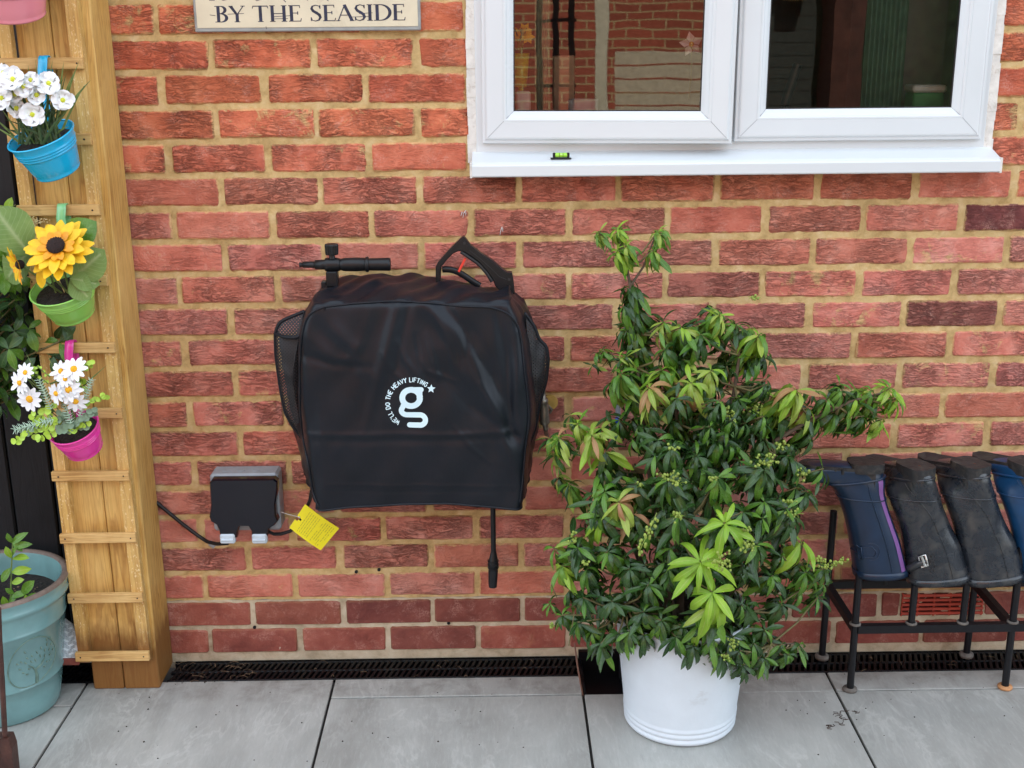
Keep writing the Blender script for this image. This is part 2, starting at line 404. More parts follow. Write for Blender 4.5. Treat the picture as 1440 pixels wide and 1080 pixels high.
def enamel(name, col): return simple(name, col, .22, .03, 6, .04, 40, .0005, Coat_Weight=.4, Coat_Roughness=.1)
MT['blue'] = enamel('blue_enamel', (.008, .42, .72)); MT['green'] = enamel('green_enamel', (.26, .56, .10)); MT['pink'] = enamel('hot_pink_enamel', (.78, .045, .34)); MT['palepink'] = enamel('pale_pink_enamel', (.80, .27, .33))
MT['mint'] = enamel('mint_enamel', (.25, .62, .27))
MT['soil'] = simple('potting_soil', (.018, .013, .010), .95, .6, 90, 1, 120, .008)
MT['teal'] = simple('teal_glaze', (.155, .300, .300), .24, .2, 9, .2, 40, .001, dirt=(.06, .07, .06), dirt_amt=.12, Coat_Weight=.5)
MT['emb'] = simple('worn_glaze_relief', (.13, .22, .18), .35, .35, 60, .2, 60, .001)
MT['terra'] = simple('bare_rim_clay', (.17, .125, .10), .6, .3, 60, .3, 100, .001)
MT['whitepot'] = simple('white_planter', (.67, .745, .80), .45, .04, 14, .4, 70, .001, dirt=(.42, .43, .42), dirt_amt=.28)
MT['navy'] = simple('navy_rubber', (.006, .020, .050), .3, .25, 22, .2, 60, .001, dirt=(.09, .075, .06), dirt_amt=.3)
MT['royal'] = simple('blue_rubber', (.006, .045, .12), .3, .25, 22, .12, 60, .001, dirt=(.12, .12, .11), dirt_amt=.25)
MT['blkrub'] = simple('black_rubber', (.012, .016, .023), .27, .25, 34, .35, 50, .002, dirt=(.075, .070, .062), dirt_amt=.52, Specular_IOR_Level=.5, Coat_Weight=.35, Coat_Roughness=.16)
MT['mud'] = simple('dried_mud_sole', (.016, .016, .017), .6, .4, 60, .7, 90, .003, dirt=(.085, .07, .052), dirt_amt=.5)
MT['purple'] = simple('purple_stripe', (.20, .085, .27), .4)
MT['rack'] = simple('black_painted_steel', (.008, .008, .010), .36, .25, 60, .2, 200, .0005, dirt=(.08, .06, .045), dirt_amt=.08, Specular_IOR_Level=.3)
MT['foot'] = simple('dirty_foot_cap', (.13, .115, .10), .8, .3, 80); MT['footo'] = simple('tan_foot_cap', (.50, .24, .10), .7, .2, 80)
MT['terracotta'] = simple('terracotta_vent', (.42, .048, .022), .55, .2, 40, .3, 200)
MT['brass'] = simple('tarnished_brass', (.26, .24, .20), .38, .3, 90, .4, 160, .0008, Metallic=.75)
MT['gold'] = simple('yellow_brass_disc', (.62, .42, .12), .4, .2, 60, Metallic=.5)
MT['tapblue'] = simple('blue_tap_cap', (.01, .09, .62), .3)
MT['yellow'] = simple('yellow_card', (.80, .70, .010), .42, .04, 20); MT['ink'] = simple('grey_ink', (.34, .30, .03), .6); MT['string'] = simple('clear_cord', (.65, .62, .58), .4)
MT['print'] = simple('pale_print', (.62, .80, .86), .5, .03, 30)
MT['sign'] = simple('cream_sign_face', (.66, .58, .42), .6, .08, 14, .2, 120, .0006, dirt=(.36, .30, .21), dirt_amt=.35)
MT['signedge'] = simple('grey_sign_edge', (.30, .31, .30), .6, .15, 50); MT['navyink'] = simple('navy_lettering', (.018, .022, .05), .6, .4, 90)
MT['red'] = simple('red_lock', (.75, .05, .03), .4)
MT['plate'] = simple('bright_tread_plate', (.80, .84, .86), .4, .1, 60); MT['redclay'] = simple('red_clay_edge', (.20, .05, .035), .8, .3)
MT['rust'] = simple('rusty_brown_paint', (.055, .02, .014), .5, .35, 30, .5, 90, .002, dirt=(.16, .09, .05), dirt_amt=.4)
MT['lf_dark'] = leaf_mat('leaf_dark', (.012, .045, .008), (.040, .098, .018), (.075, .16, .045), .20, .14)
MT['lf_mid'] = leaf_mat('leaf_mid', (.060, .175, .014), (.135, .29, .028), (.20, .34, .08), .25, .25)
MT['lf_lime'] = leaf_mat('leaf_lime', (.20, .42, .022), (.36, .58, .04), (.48, .60, .16), .32, .35)
MT['lf_olive'] = leaf_mat('leaf_olive', (.24, .37, .040), (.38, .50, .075), (.52, .55, .19), .32, .3)
MT['lf_bronze'] = leaf_mat('leaf_bronze', (.38, .22, .075), (.48, .23, .12), (.52, .42, .18), .32, .3)
MT['lf_bay'] = leaf_mat('leaf_bay', (.020, .060, .014), (.045, .11, .025), (.12, .20, .07), .3, .2)
MT['lf_cloth'] = leaf_mat('leaf_cloth', (.13, .24, .05), (.22, .34, .09), (.42, .50, .24), .6, .3)
MT['stem'] = simple('green_brown_stem', (.14, .12, .045), .7, .3, 40); MT['bark'] = simple('grey_brown_bark', (.10, .07, .045), .85, .3, 60, .6, 120, .003)
MT['palebark'] = simple('pale_pinkish_bark', (.42, .28, .20), .8, .2, 40, .4, 100, .002)
MT['bud'] = simple('yellow_green_bud', (.25, .33, .055), .5, .25, 60)
MT['petalw'] = simple('white_petal', (.82, .84, .86), .6, .03, 50, .3, 200, .0006); MT['petaly'] = simple('yellow_petal', (.85, .52, .006), .55, .15, 60, .3, 150, .001); MT['petalo'] = simple('orange_petal', (.85, .33, .008), .55, .2, 60, .3, 150, .001)
MT['fcy'] = simple('flower_eye_yellow', (.80, .40, .01), .8, .15, 200, .8, 300, .002); MT['fcg'] = simple('flower_throat', (.62, .66, .04), .7, .2, 100)
MT['seed'] = simple('dark_seed_head', (.020, .008, .006), .9, .5, 300, 1, 400, .003)
MT['blade'] = simple('grass_blade', (.13, .20, .05), .5, .35, 30); MT['feather'] = simple('pale_spray', (.50, .66, .52), .6, .2, 60)
MT['limeleaf'] = simple('round_lime_leaf', (.38, .58, .06), .5, .2, 50); MT['greyleaf'] = simple('grey_green_leaf', (.16, .24, .15), .55, .2, 50)

# ================================================================== SETTING
g = MB(); g.box((-30, -30, -.32), (30, 12, -.30)); g.build('ground', simple('garden_soil', (.10, .09, .06), .9), kind='structure', label='bare ground under the paving')

# ---- brick wall
PITCH_X, PITCH_Z = .225, .075
WIN = (-.062, 1.108, 1.235, 2.25)          # window opening x0 x1 z0 z1
wall = empty('brick_wall', (0, 0, 0), 'red brick house wall with sandy mortar and a darker plinth', 'wall')
def rnd_poly(w, h, r, seed, n=4):
    r = r*1.35
    q = random.Random(seed); P = []
    X, Z = w/2, h/2; c = .0045
    for (a, b) in (((-X+c, -Z), (X-c, -Z)), ((X, -Z+c), (X, Z-c)), ((X-c, Z), (-X+c, Z)), ((-X, Z-c), (-X, -Z+c))):
        L = 3 if abs(a[0]-b[0]) > .05 else 2
        for i in range(L+1 if L == 3 else L):
            t_ = i / (L if L == 3 else 1)
            P.append((a[0]+(b[0]-a[0])*t_+q.uniform(-r, r), a[1]+(b[1]-a[1])*t_+q.uniform(-r, r)))
    return P
def brick_geo(mb, w, h, seed, off=(0, 0, 0), flat=False):
    q = random.Random(seed); P = rnd_poly(w, h, .0006 if flat else .0013, seed); n = len(P); i_ = .0028 if flat else .0045
    def ins(p, d): return (p[0]*(1-d*2/w), p[1]*(1-d*2/h))
    tx, tz = q.uniform(-.004, .004), q.uniform(-.01, .01)
    A = [(x+off[0], off[1]+x*tx+z*tz+(0 if flat else q.uniform(-.0007, .0007)), z+off[2]) for x, z in (ins(p, i_) for p in P)]
    B = [(x+off[0], off[1]+.0035, z+off[2]) for x, z in P]
    C_ = [(x+off[0], off[1]+.03, z+off[2]) for x, z in P]
    mb.add(A+B+C_, [tuple(range(n))], False)
    mb.add(A+B+C_, [(i, i+n, (i+1) % n+n, (i+1) % n) for i in range(n)], True)
    mb.add(A+B+C_, [(i+n, i+2*n, (i+1) % n+2*n, (i+1) % n+n) for i in range(n)], False)
var = {}
for flat in (False, True):
    for k in range(10):
        mb = MB(); brick_geo(mb, .2115 if not flat else .213, .0627 if not flat else .0638, 100+k+50*flat, flat=flat); var[(flat, k)] = mb.mesh('brick', MT['brick'])
DARK = {(6, 1.128): .95, (9, 1.015): .75, (8, .442): .35, (10, 1.345): .25, (16, .2): .1}
stuff = MB(); nb = 0
AIR = (1.0, 1.235, 19)
for k in range(-9, 21):
    zc = 1.5545 - PITCH_Z*k
    odd = k % 2 != 0; base = -.1756 + (0 if odd else .1125)
    x = base - PITCH_X*4
    while x < 2.6:
        x0, x1 = x+.0066+rnd.uniform(-.0025, .0025), x+PITCH_X-.0066+rnd.uniform(-.0025, .0025); xc = (x0+x1)/2; x += PITCH_X
        segs = [(x0, x1)]
        if zc+.03 > WIN[2] and zc-.03 < WIN[3]:
            segs = []
            if x0 < WIN[0]-.02: segs.append((x0, min(x1, WIN[0]-.002)))
            if x1 > WIN[1]+.02: segs.append((max(x0, WIN[1]+.002), x1))
        if k == 19 and x1 > 1.0 and x0 < 1.24:                       # air brick takes this place
            segs = [s_ for s_ in ((x0, min(x1, .998)), (max(x0, 1.215), x1)) if s_[1]-s_[0] > .03]
        segs = [(max(a, -.99), b) for a, b in segs if b > -.93]
        for a, b in segs:
            w = b-a; full = abs(w-.209) < .02; plinth = k >= 19; cx = (a+b)/2
            vis = 0 <= k and cx < 1.75
            if vis:
                kk = rnd.randrange(10)
                if full and not (k == 19 and w < .2): me = var[(plinth, kk)]
                else: mb = MB(); brick_geo(mb, w, .0638 if plinth else .0627, 900+nb, flat=plinth); me = mb.mesh('brick', MT['brick'])
                o = link('brick', me, wall, loc=(cx, rnd.uniform(-.0015, .0012), zc+rnd.uniform(-.001, .001)))
                if full: o.scale = (rnd.choice((-1, 1)) if False else w/(.213 if plinth else .2115), 1, 1)
                o.rotation_euler = (0, rnd.uniform(-.006, .006) if not plinth else 0, rnd.uniform(-.004, .004))
                pk = min(1, max(0, (k-2.5)/5)) * rnd.uniform(.5, 1); dk = 0
                for (kd, xd), val in DARK.items():
                    if kd == k and abs(xd-cx) < .09: dk = val; pk = .8
                if plinth: pk, dk = .3, rnd.uniform(.62, .88)
                o.color = (pk, dk, rnd.choice((.3, .5, .75, .9, 1.0, 1.0)) if not plinth else .06, 1)
                nb += 1
            else: brick_geo(stuff, w, .0615, 5000+len(stuff.v), off=(cx, 0, zc), flat=True)
o = stuff.build('brick_courses', MT['brick'], wall, kind='stuff'); o.color = (.1, 0, .6, 1)
ZD = 1.5545-.075*18.5
def slab(name, mat, rects, y0, y1):
    mb = MB()
    for (a, b, c, d) in rects: mb.box((a, y0, c), (b, y1, d))
    return mb.build(name, mat, wall)
def grid_mortar(name, mat, x0, x1, z0, z1, seed):
    """mortar sheet with its own unevenness, 2 cm mesh"""
    q = random.Random(seed); nx = max(1, int((x1-x0)/.018)); nz = max(1, int((z1-z0)/.018)); mb = MB(); vs = []
    for j in range(nz+1):
        for i in range(nx+1): vs.append((x0+(x1-x0)*i/nx, .0046+q.uniform(-.0026, .0018), z0+(z1-z0)*j/nz))
    fs = [(j*(nx+1)+i, j*(nx+1)+i+1, (j+1)*(nx+1)+i+1, (j+1)*(nx+1)+i) for j in range(nz) for i in range(nx)]
    mb.add(vs, fs, True); return mb.build(name, mat, wall)
grid_mortar('mortar', MT['mortar'], -.99, 2.6, ZD, WIN[2], 1)
grid_mortar('mortar', MT['mortar'], -.99, WIN[0], WIN[2], 2.25, 2)
grid_mortar('mortar', MT['mortar'], WIN[1], 2.6, WIN[2], 2.25, 3)
grid_mortar('mortar', MT['mortar_grey'], -.99, 2.6, -.02, ZD, 4)
slab('wall_core', simple('blockwork', (.35, .33, .30), .9), [(-.99, 3.4, -.3, WIN[2]-.004), (-.99, WIN[0]-.004, WIN[2]-.004, 2.25), (WIN[1]+.004, 3.4, WIN[2]-.004, 2.25)], .0072, .25)
# upper storey: out of the picture, it keeps the patio in the shade
up = NT('upper_brickwork'); bt = up.n('ShaderNodeTexBrick'); up.l(up.mp(up.co(), (1, 1, 1), rot=(PI/2, 0, 0)), bt.inputs[0]); bt.inputs['Scale'].default_value = 1; bt.inputs['Brick Width'].default_value = .225; bt.inputs['Row Height'].default_value = .075; bt.inputs['Mortar Size'].default_value = .007
bt.inputs['Color1'].default_value = (.40, .09, .05, 1); bt.inputs['Color2'].default_value = (.30, .07, .04, 1); bt.inputs['Mortar'].default_value = (.45, .32, .16, 1); up.fin(bt.outputs[0], .9)
mb = MB(); mb.box((-4, .006, 2.25), (7, .30, 5.6)); mb.box((3.4, .006, -.3), (7, .30, 2.25)); mb.box((-4, .35, -.3), (-2.2, .6, 2.25)); 
mb.build('upper_wall', up.m, wall)
mb = MB(); mb.box((-4.3, -.45, 5.6), (7.3, 5.8, 5.75)); mb.build('eaves', simple('white_eaves', (.7, .7, .7), .6), wall)
# mortar-joint plugs
mb = MB()
for (px, py) in ((358, 882), (501, 804), (533, 801), (631, 876)):
    p = at(px, py, .003); mb.tube([p+V((0, .004, 0)), p+V((0, -.002, 0))], .0042, 10); mb.tube([p+V((0, -.002, 0)), p+V((0, -.0025, 0))], .0018, 8)
mb.build('wall_plug', MT['blkplastic'], wall)

mb = MB()
for P in ([(655, 296), (652, 300), (651, 306)], [(650, 298), (648, 304)], [(655, 299), (655, 303)], [(706, 319), (704, 325), (703, 331)], [(707, 321), (707, 326)]):
    mb.tube([at(x, y, -.0012) for x, y in P], [.0026]+[.0018]*(len(P)-2)+[.0009], 6, flat=.5)
mb.build('paint_drip', MT['print_white'], wall)
# ---- air brick
ab = empty('air_brick', (1.107, 0, 1.5545-.075*19), 'terracotta slotted air brick low in the wall behind the boot rack', 'air brick')
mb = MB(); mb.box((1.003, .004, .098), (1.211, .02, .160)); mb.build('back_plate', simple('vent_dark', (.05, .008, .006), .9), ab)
for i in range(5):
    mb = MB(); z = .102+i*.0122; mb.box((1.003, -.003, z), (1.211, .006, z+.0072), .0012, rot=(-.25, 0, 0)); mb.build('louvre', MT['terracotta'], ab)
for i in range(6):
    mb = MB(); xx = 1.003+i*.0405; mb.box((xx, -.001, .099), (xx+.0035, .005, .160)); mb.build('rib', MT['terracotta'], ab)

# ---- patio slabs
TX = [-2.23, -1.6249, -1.0199, -.4149, .1901, .7951, 1.4001, 2.0051, 2.61]
patio = MB(); patio.box((-8, -3.6, -.30), (8, -.185, -.0085)); patio.box((-8, -.186, -.30), (.19, -.1002, -.0085)); patio.box((.345, -.186, -.30), (8, -.1002, -.0085)); patio.box((-8, -.1, -.3), (8, 0.0, -.06))
patio = patio.build('patio', MT['grout'], kind='structure', label='grey porcelain slab patio with dark joints')
def slab_tile(x0, x1, y0, y1, cut=None):
    mb = MB(); j = .0032
    if cut is None: mb.box((x0+j, y0+j, -.0084), (x1-j, y1-(j if y1 < -.12 else 0), 0), .0012)
    else:
        mb.box((x0+j, y0+j, -.0084), (x1-j, -.186, 0), .0012)
        mb.box((cut, -.1865, -.0084), (x1-j, y1, -.0001), .0012)
    return mb.build('paving_slab', MT['tile'], patio)
for i in range(len(TX)-1):
    x0, x1 = TX[i], TX[i+1]; m = i % 2
    if i == 4: slab_tile(x0, x1, -1.02, -.1, cut=.345); ys = [-1.02, -1.92, -2.82, -3.6]
    elif m == 1 or i in (3, 5): ys = [-.1, -.186, -1.09, -1.99, -2.89, -3.6]
    else: ys = [-.1, -1.02, -1.92, -2.82, -3.6]
    if i == 2: ys = [-.1, -1.02, -1.92, -2.82, -3.6]
    if i == 1: ys = [-.1, -.205, -1.09, -1.99, -2.89, -3.6]
    for a in range(len(ys)-1): slab_tile(x0, x1, ys[a+1], ys[a])
lawn = MB(); lawn.box((-12, -12, -.30), (12, -3.602, -.02)); lawn.build('lawn', simple('sunlit_grass_and_stone', (.20, .20, .13), .9, .4, 3), kind='structure', label='pale gravel and turf beyond the patio')

# ---- slotted channel drain along the wall
def drain_len(x0, x1, label):
    d = empty('channel_drain', ((x0+x1)/2, -.05, 0), label, 'drain')
    mb = MB(); mb.box((x0, -.0995, -.055), (x1, -.0005, -.045)); mb.box((x0, -.0995, -.045), (x1, -.0965, -.002)); mb.box((x0, -.004, -.045), (x1, -.0015, .001)); mb.build('channel', MT['drain'], d)
    mb = MB(); q = random.Random(int(x0*100)); x = x0+.006
    for ya, yb in ((-.0955, -.088), (-.054, -.046), (-.012, -.004)): mb.box((x0+.001, ya, -.010), (x1-.001, yb, -.001), .0015)
    while x < x1-.01:
        for (ya, yb, s_) in ((-.089, -.053, 1), (-.047, -.011, 1)):
            sl = .010
            a, b = x, x+.0072
            mb.add([(a, ya, -.010), (b, ya, -.010), (b+sl, yb, -.010), (a+sl, yb, -.010), (a, ya, -.0012), (b, ya, -.0012), (b+sl, yb, -.0012), (a+sl, yb, -.0012)],
                   [(4, 5, 6, 7), (0, 1, 5, 4), (1, 2, 6, 5), (2, 3, 7, 6), (3, 0, 4, 7)])
        for yy in (-.0915, -.050, -.008): mb.sphere((x+.003, yy, -.0008), .0022, 6, 4, (1, 1, .7))
        x += .0145
    mb.build('grating', MT['drain'], d, kind='stuff')
drain_len(-2.3, -1.0, 'black slotted drain behind the teal pot, left of the timber post')
drain_len(-.829, .186, 'long black slotted drain between the timber post and the white planter')
drain_len(.345, 2.6, 'black slotted drain under the boot rack')
gl = empty('gully', (.267, -.09, 0), 'black square gully recess beside the white planter', 'gully')
mb = MB(); mb.box((.190, -.1845, -.055), (.344, -.0015, -.035)); mb.box((.190, -.016, -.05), (.345, -.0008, .019)); mb.box((.1905, -.1845, -.04), (.194, -.002, -.0015)); mb.box((.341, -.1845, -.04), (.3445, -.002, -.0015)); mb.build('gully_base', MT['drain'], gl)
mb = MB(); mb.tube([(.195, -.181, -.006), (.339, -.181, -.006), (.339, -.005, -.006), (.195, -.005, -.006)], .004, 6, closed=True); mb.build('gully_rim', MT['drain'], gl)
mb = MB(); p = (.315, -.05, -.03); mb.tube([(p[0], p[1], -.034), (p[0], p[1], .03)], [.026, .026], 16); mb.build('pipe_stub', MT['blkplastic'], gl)
# litter in and beside the drain
q = random.Random(5); mb = MB()
for i in range(55):
    x = q.choice((q.uniform(-.83, -.6), q.uniform(-.83, .15), q.uniform(.6, 1.4))); y = q.uniform(-.1, -.008); a = q.uniform(0, 6.28); L = q.uniform(.006, .03)
    p0 = V((x, y, .0015)); p2 = p0+V((math.cos(a)*L, math.sin(a)*L*.5, q.uniform(-.001, .006))); mb.tube([p0, (p0+p2)/2+V((0, q.uniform(-.004, .004), .003)), p2], q.uniform(.0003, .0008), 4)
mb.build('dry_grass_litter', simple('dry_litter', (.16, .10, .055), .8, .5, 80), kind='stuff', label='dry grass and leaf litter caught on the drain')
mb = MB()
for i in range(260):
    x = q.gauss(-.77, .09) if i < 150 else q.uniform(-1.1, 1.35); y = q.uniform(-.11, -.004) if i < 150 else q.uniform(-.45, -.01)
    if x < -.83 and y > -.15 or (.1 < x < .6 and y < -.15): continue
    mb.sphere((x, y, .0012), q.uniform(.0006, .0022), 5, 4, (1, q.uniform(.5, 1.4), .6))
mb.build('soil_crumbs', simple('loose_soil', (.035, .022, .015), .95, .5, 100), kind='stuff', label='soil crumbs scattered on slabs and drain')
mb = MB()
for (px, py) in ((1183, 1008), (1187, 1000), (1190, 1012), (1180, 1018), (1178, 1004), (1203, 1003), (1170, 1022), (1163, 1023)):
    p = fl(px, py, .001)
    for j in range(3):
        a = q.uniform(0, 6.28); mb.tube([p, p+V((math.cos(a)*.008, math.sin(a)*.006, .001)), p+V((math.cos(a+.8)*.014, math.sin(a+.8)*.01, .0005))], .0007, 4)
mb.build('root_scraps', simple('root_scrap', (.05, .025, .015), .9), kind='stuff', label='dark root scraps on the slab joint in front of the boot rack')

# ---- black boarded gate, left of the post
gate = empty('side_gate', (-1.4, .05, 0), 'black stained side gate of vertical boards behind the trellis', 'gate')
for i in range(11):
    mb = MB(); x1 = -.995-i*.103; mb.box((x1-.099, .03, .01), (x1, .052, 2.1), .004); mb.build('board', MT['gate'], gate)
mb = MB(); mb.box((-2.2, .053, 0), (-.995, .075, 2.1)); mb.build('gate_backing', MT['gate'], gate)

# ---- timber post
PX0, PX1, PY = -.993, -.834, -.130
post = empty('timber_post', ((PX0+PX1)/2, PY/2, 0), 'thick square golden timber post against the brick wall, damp at its foot', 'post')
mb = MB(); q = random.Random(3); hs = [0, .03, .1, .3, .6, 1.0, 1.4, 1.8, 2.2]
xm = (PX0+PX1)/2-.006
for (xa, xb) in ((PX0, xm-.0009), (xm+.0009, PX1)): mb.box((xa, PY, 0), (xb, -.006, 2.2), .003)
mb.box((PX0+.004, PY+.008, 0), (PX1-.004, -.008, 2.19)); mb.build('shaft', MT['post'], post)

# ---- trellis: battens and rungs
tr = empty('trellis', (-.93, PY, 0), 'narrow wooden trellis of battens and rungs fixed to the post front', 'trellis')
def lean(z): return .010*(1-z/1.46)           # whole trellis leans a little
def quadbox(mb, xa, xb, y0, y1, z0, z1):
    vs = [(xa+lean(z0), y0, z0), (xb+lean(z0), y0, z0), (xb+lean(z0), y1, z0), (xa+lean(z0), y1, z0), (xa+lean(z1), y0, z1), (xb+lean(z1), y0, z1), (xb+lean(z1), y1, z1), (xa+lean(z1), y1, z1)]
    mb.add(vs, [(0, 3, 2, 1), (4, 5, 6, 7), (0, 1, 5, 4), (1, 2, 6, 5), (2, 3, 7, 6), (3, 0, 4, 7)])
for (xa, xb) in ((-1.022, -.996), (-.878, -.852)):
    mb = MB()
    for i in range(22): quadbox(mb, xa, xb, PY-.022, PY-.0005, .085+i*.09, .085+(i+1)*.09)
    mb.build('batten', MT['batten'], tr)
for i in range(12):
    z = .106+i*.151; mb = MB(); a = lean(z); zz = z+rnd.uniform(-.002, .002)
    mb.box((-1.026+a, PY-.033, zz-.0115), (-.851+a, PY-.0222, zz+.0115), .0012, rot=(0, rnd.uniform(-.006, .006), 0)); r_ = mb.build('rung', MT['rung'], tr)
    mb = MB()
    for xs in (-1.012, -.864): mb.tube([(xs+a+rnd.uniform(-.004, .004), PY-.0325, zz), (xs+a, PY-.0338, zz)], .0017, 8)
    mb.build('screw', MT['screw'], r_)

# ---- sign
sg = empty('wall_sign', at(435, 20, -.01), 'cream wooden plaque with navy lettering hung on the bricks', 'sign')
S0 = at(277, 46, -.012); S1 = at(592, 42, -.012); zb = (S0.z+S1.z)/2; X0, X1 = S0.x-.004, S1.x
mb = MB(); mb.box((X0, -.012, zb), (X1, -.0025, zb+.20), .0022); mb.build('board', MT['signedge'], sg)
mb = MB(); mb.box((X0+.006, -.0132, zb+.0085), (X1-.006, -.011, zb+.192), .0004); mb.build('face', MT['sign'], sg)
def letter(ch):
    """serif capital as a list of (polyline, widths) in a unit-high box, plus its advance"""
    T, t_, s = .15, .05, .045
    def ser(x, y, w=.13): return ([(x-w, y), (x+w, y)], [s, s])
    def arc(cx, cy, rx, ry, a0, a1, n=14, w0=t_, w1=T):
        P = []; Wd = []
        for i in range(n+1):
            u = i/n; a = math.radians(a0+(a1-a0)*u); P.append((cx+rx*math.cos(a), cy+ry*math.sin(a))); Wd.append(w0+(w1-w0)*abs(math.cos(a))**1.3)
        return (P, Wd)
    if ch == 'B': return [([(.16, 0), (.16, 1)], [T, T]), ser(.13, .02), ser(.13, .98), arc(.26, .76, .22, .22, 90, -90), arc(.26, .27, .27, .255, 90, -90), ([(.16, .98), (.27, .98)], [t_, t_]), ([(.16, .53), (.28, .53)], [t_, t_]), ([(.16, .02), (.28, .02)], [t_, t_])], .66
    if ch == 'Y': return [([(.08, .98), (.36, .45)], [T, T*.8]), ([(.66, .98), (.36, .45)], [t_, t_]), ([(.36, .5), (.36, 0)], [T, T]), ser(.36, .02), ser(.09, .98, .1), ser(.64, .98, .1)], .74
    if ch == 'T': return [([(.36, 0), (.36, 1)], [T, T]), ([(.02, .965), (.70, .965)], [.06, .06]), ([(.03, .97), (.0, .82)], [s, s*.7]), ([(.69, .97), (.72, .82)], [s, s*.7]), ser(.36, .02)], .76
    if ch == 'H': return [([(.15, 0), (.15, 1)], [T, T]), ([(.69, 0), (.69, 1)], [T, T]), ([(.15, .5), (.69, .5)], [t_, t_]), ser(.15, .02), ser(.15, .98), ser(.69, .02), ser(.69, .98)], .88
    if ch == 'E': return [([(.15, 0), (.15, 1)], [T, T]), ([(.02, .975), (.54, .975)], [.05, .05]), ([(.02, .025), (.57, .025)], [.05, .05]), ([(.15, .52), (.44, .52)], [.05, .05]), ([(.53, 1), (.55, .82)], [s, s*.7]), ([(.56, 0), (.60, .2)], [s, s*.7]), ([(.44, .62), (.44, .42)], [s, s])], .66
    if ch == 'S': 
        P = [(.47, .80), (.44, .93), (.28, .985), (.13, .92), (.09, .77), (.16, .63), (.30, .52), (.43, .40), (.48, .24), (.41, .08), (.25, .015), (.10, .07), (.06, .22)]
        Wd = [.04, .05, .055, .09, .13, .15, .16, .15, .13, .09, .055, .05, .04]; return [(P, Wd), ([(.48, .98), (.48, .76)], [s, s]), ([(.055, .02), (.055, .25)], [s, s])], .58
    if ch == 'A': return [([(.06, .02), (.38, 1)], [t_, t_]), ([(.36, 1), (.70, .02)], [T, T]), ([(.17, .36), (.57, .36)], [t_, t_]), ser(.06, .02, .1), ser(.70, .02, .11)], .80
    if ch == 'I': return [([(.15, 0), (.15, 1)], [T, T]), ser(.15, .02), ser(.15, .98)], .34
    if ch == 'D': return [([(.15, 0), (.15, 1)], [T, T]), ser(.12, .02), ser(.12, .98), arc(.28, .5, .46, .478, 90, -90, 18), ([(.15, .978), (.29, .978)], [t_, t_]), ([(.15, .022), (.29, .022)], [t_, t_])], .84
    return [], .34
def stroke(mb, P, Wd, fn):
    """flat ribbon with round-free ends through P; fn maps (x, y) to a point"""
    P = [V((p[0], p[1], 0)) for p in P]; vs = []
    for i, p in enumerate(P):
        t_ = (P[min(i+1, len(P)-1)]-P[max(i-1, 0)]).normalized(); nn = V((-t_.y, t_.x, 0))*Wd[i]/2
        vs += [fn(p.x+nn.x, p.y+nn.y), fn(p.x-nn.x, p.y-nn.y)]
    mb.add(vs, [(2*i, 2*i+1, 2*i+3, 2*i+2) for i in range(len(P)-1)])
def write(txt, a, b, H, y, mb):
    adv = [letter(c)[1] for c in txt]; k = (b.x-a.x)/(sum(adv)-.06); x = a.x; kk = 0
    for c, w in zip(txt, adv):
        for P, Wd in letter(c)[0]:
            kk += 1
            stroke(mb, P, Wd, lambda u, v, x=x, kk=kk: (x+u*k, y-kk*4e-6, a.z+(b.z-a.z)*((x-a.x)/(b.x-a.x))+v*H))
        x += w*k
mb = MB(); write('BY THE SEASIDE', at(303, 31.5, -.0133), at(570, 28.5, -.0133), at(303, 8.5, -.0133).z-at(303, 31.5, -.0133).z, -.01335, mb)
def lp(px, py): p = at(px, py, -.0133); return (p.x, p.z)
for (pts, wd) in (([(294, .5), (302, .5)], .0012), ([(309, -2), (314, .5), (320, -1)], .0014), ([(355, -3), (361, 1), (370, -2)], .0014), ([(398, -1), (402, 3)], .0016), ([(431, -2), (433, 1)], .001), ([(458, -2), (462, 1.5)], .0014)):
    stroke(mb, [lp(*p) for p in pts], [wd]*len(pts), lambda u, v: (u, -.01345, v))
for (pts) in ([(320, 20), (343, 19)], [(295, 21), (303, 22)], [(384, 23.5), (409, 22)], [(386, 26.5), (405, 26)], [(493, 24), (520, 23)], [(505, 19), (524, 18)], [(374, 37), (375, 41)]):
    stroke(mb, [lp(*p) for p in pts], [.0011]*2, lambda u, v: (u, -.0135, v))
mb.build('lettering', MT['navyink'], sg)

# ================================================================== WINDOW
win = empty('window', (.52, 0, 1.27), 'white plastic casement window with its left sash slightly ajar', 'window')
def frame_ring(mb, x0, x1, z0, z1, prof, mtx=None):
    """mitred moulding: prof = list of (inset, y)"""
    vs = []
    for (d, y) in prof:
        for (x, z) in ((x0+d, z0+d), (x1-d, z0+d), (x1-d, z1-d), (x0+d, z1-d)): vs.append(V((x, y, z)) if mtx is None else mtx @ V((x, y, z)))
    n = len(prof); fs = [(i*4+k, i*4+(k+1) % 4, (i+1)*4+(k+1) % 4, (i+1)*4+k) for i in range(n-1) for k in range(4)]
    mb.add(vs, fs)
OX0, OX1, OZ0, OZ1 = -.047, 1.094, 1.262, 2.24
mb = MB()
frame_ring(mb, OX0, OX1, OZ0, OZ1, [(0, .05), (0, -.004), (.002, -.006), (.028, -.006), (.030, -.004), (.030, .06)])
xm = .5215; mb.box((xm-.018, -.006, OZ0+.0285), (xm+.018, .05, OZ1-.0285), .002); mb.build('outer_frame', MT['upvc'], win)
mb = MB(); q = random.Random(8)
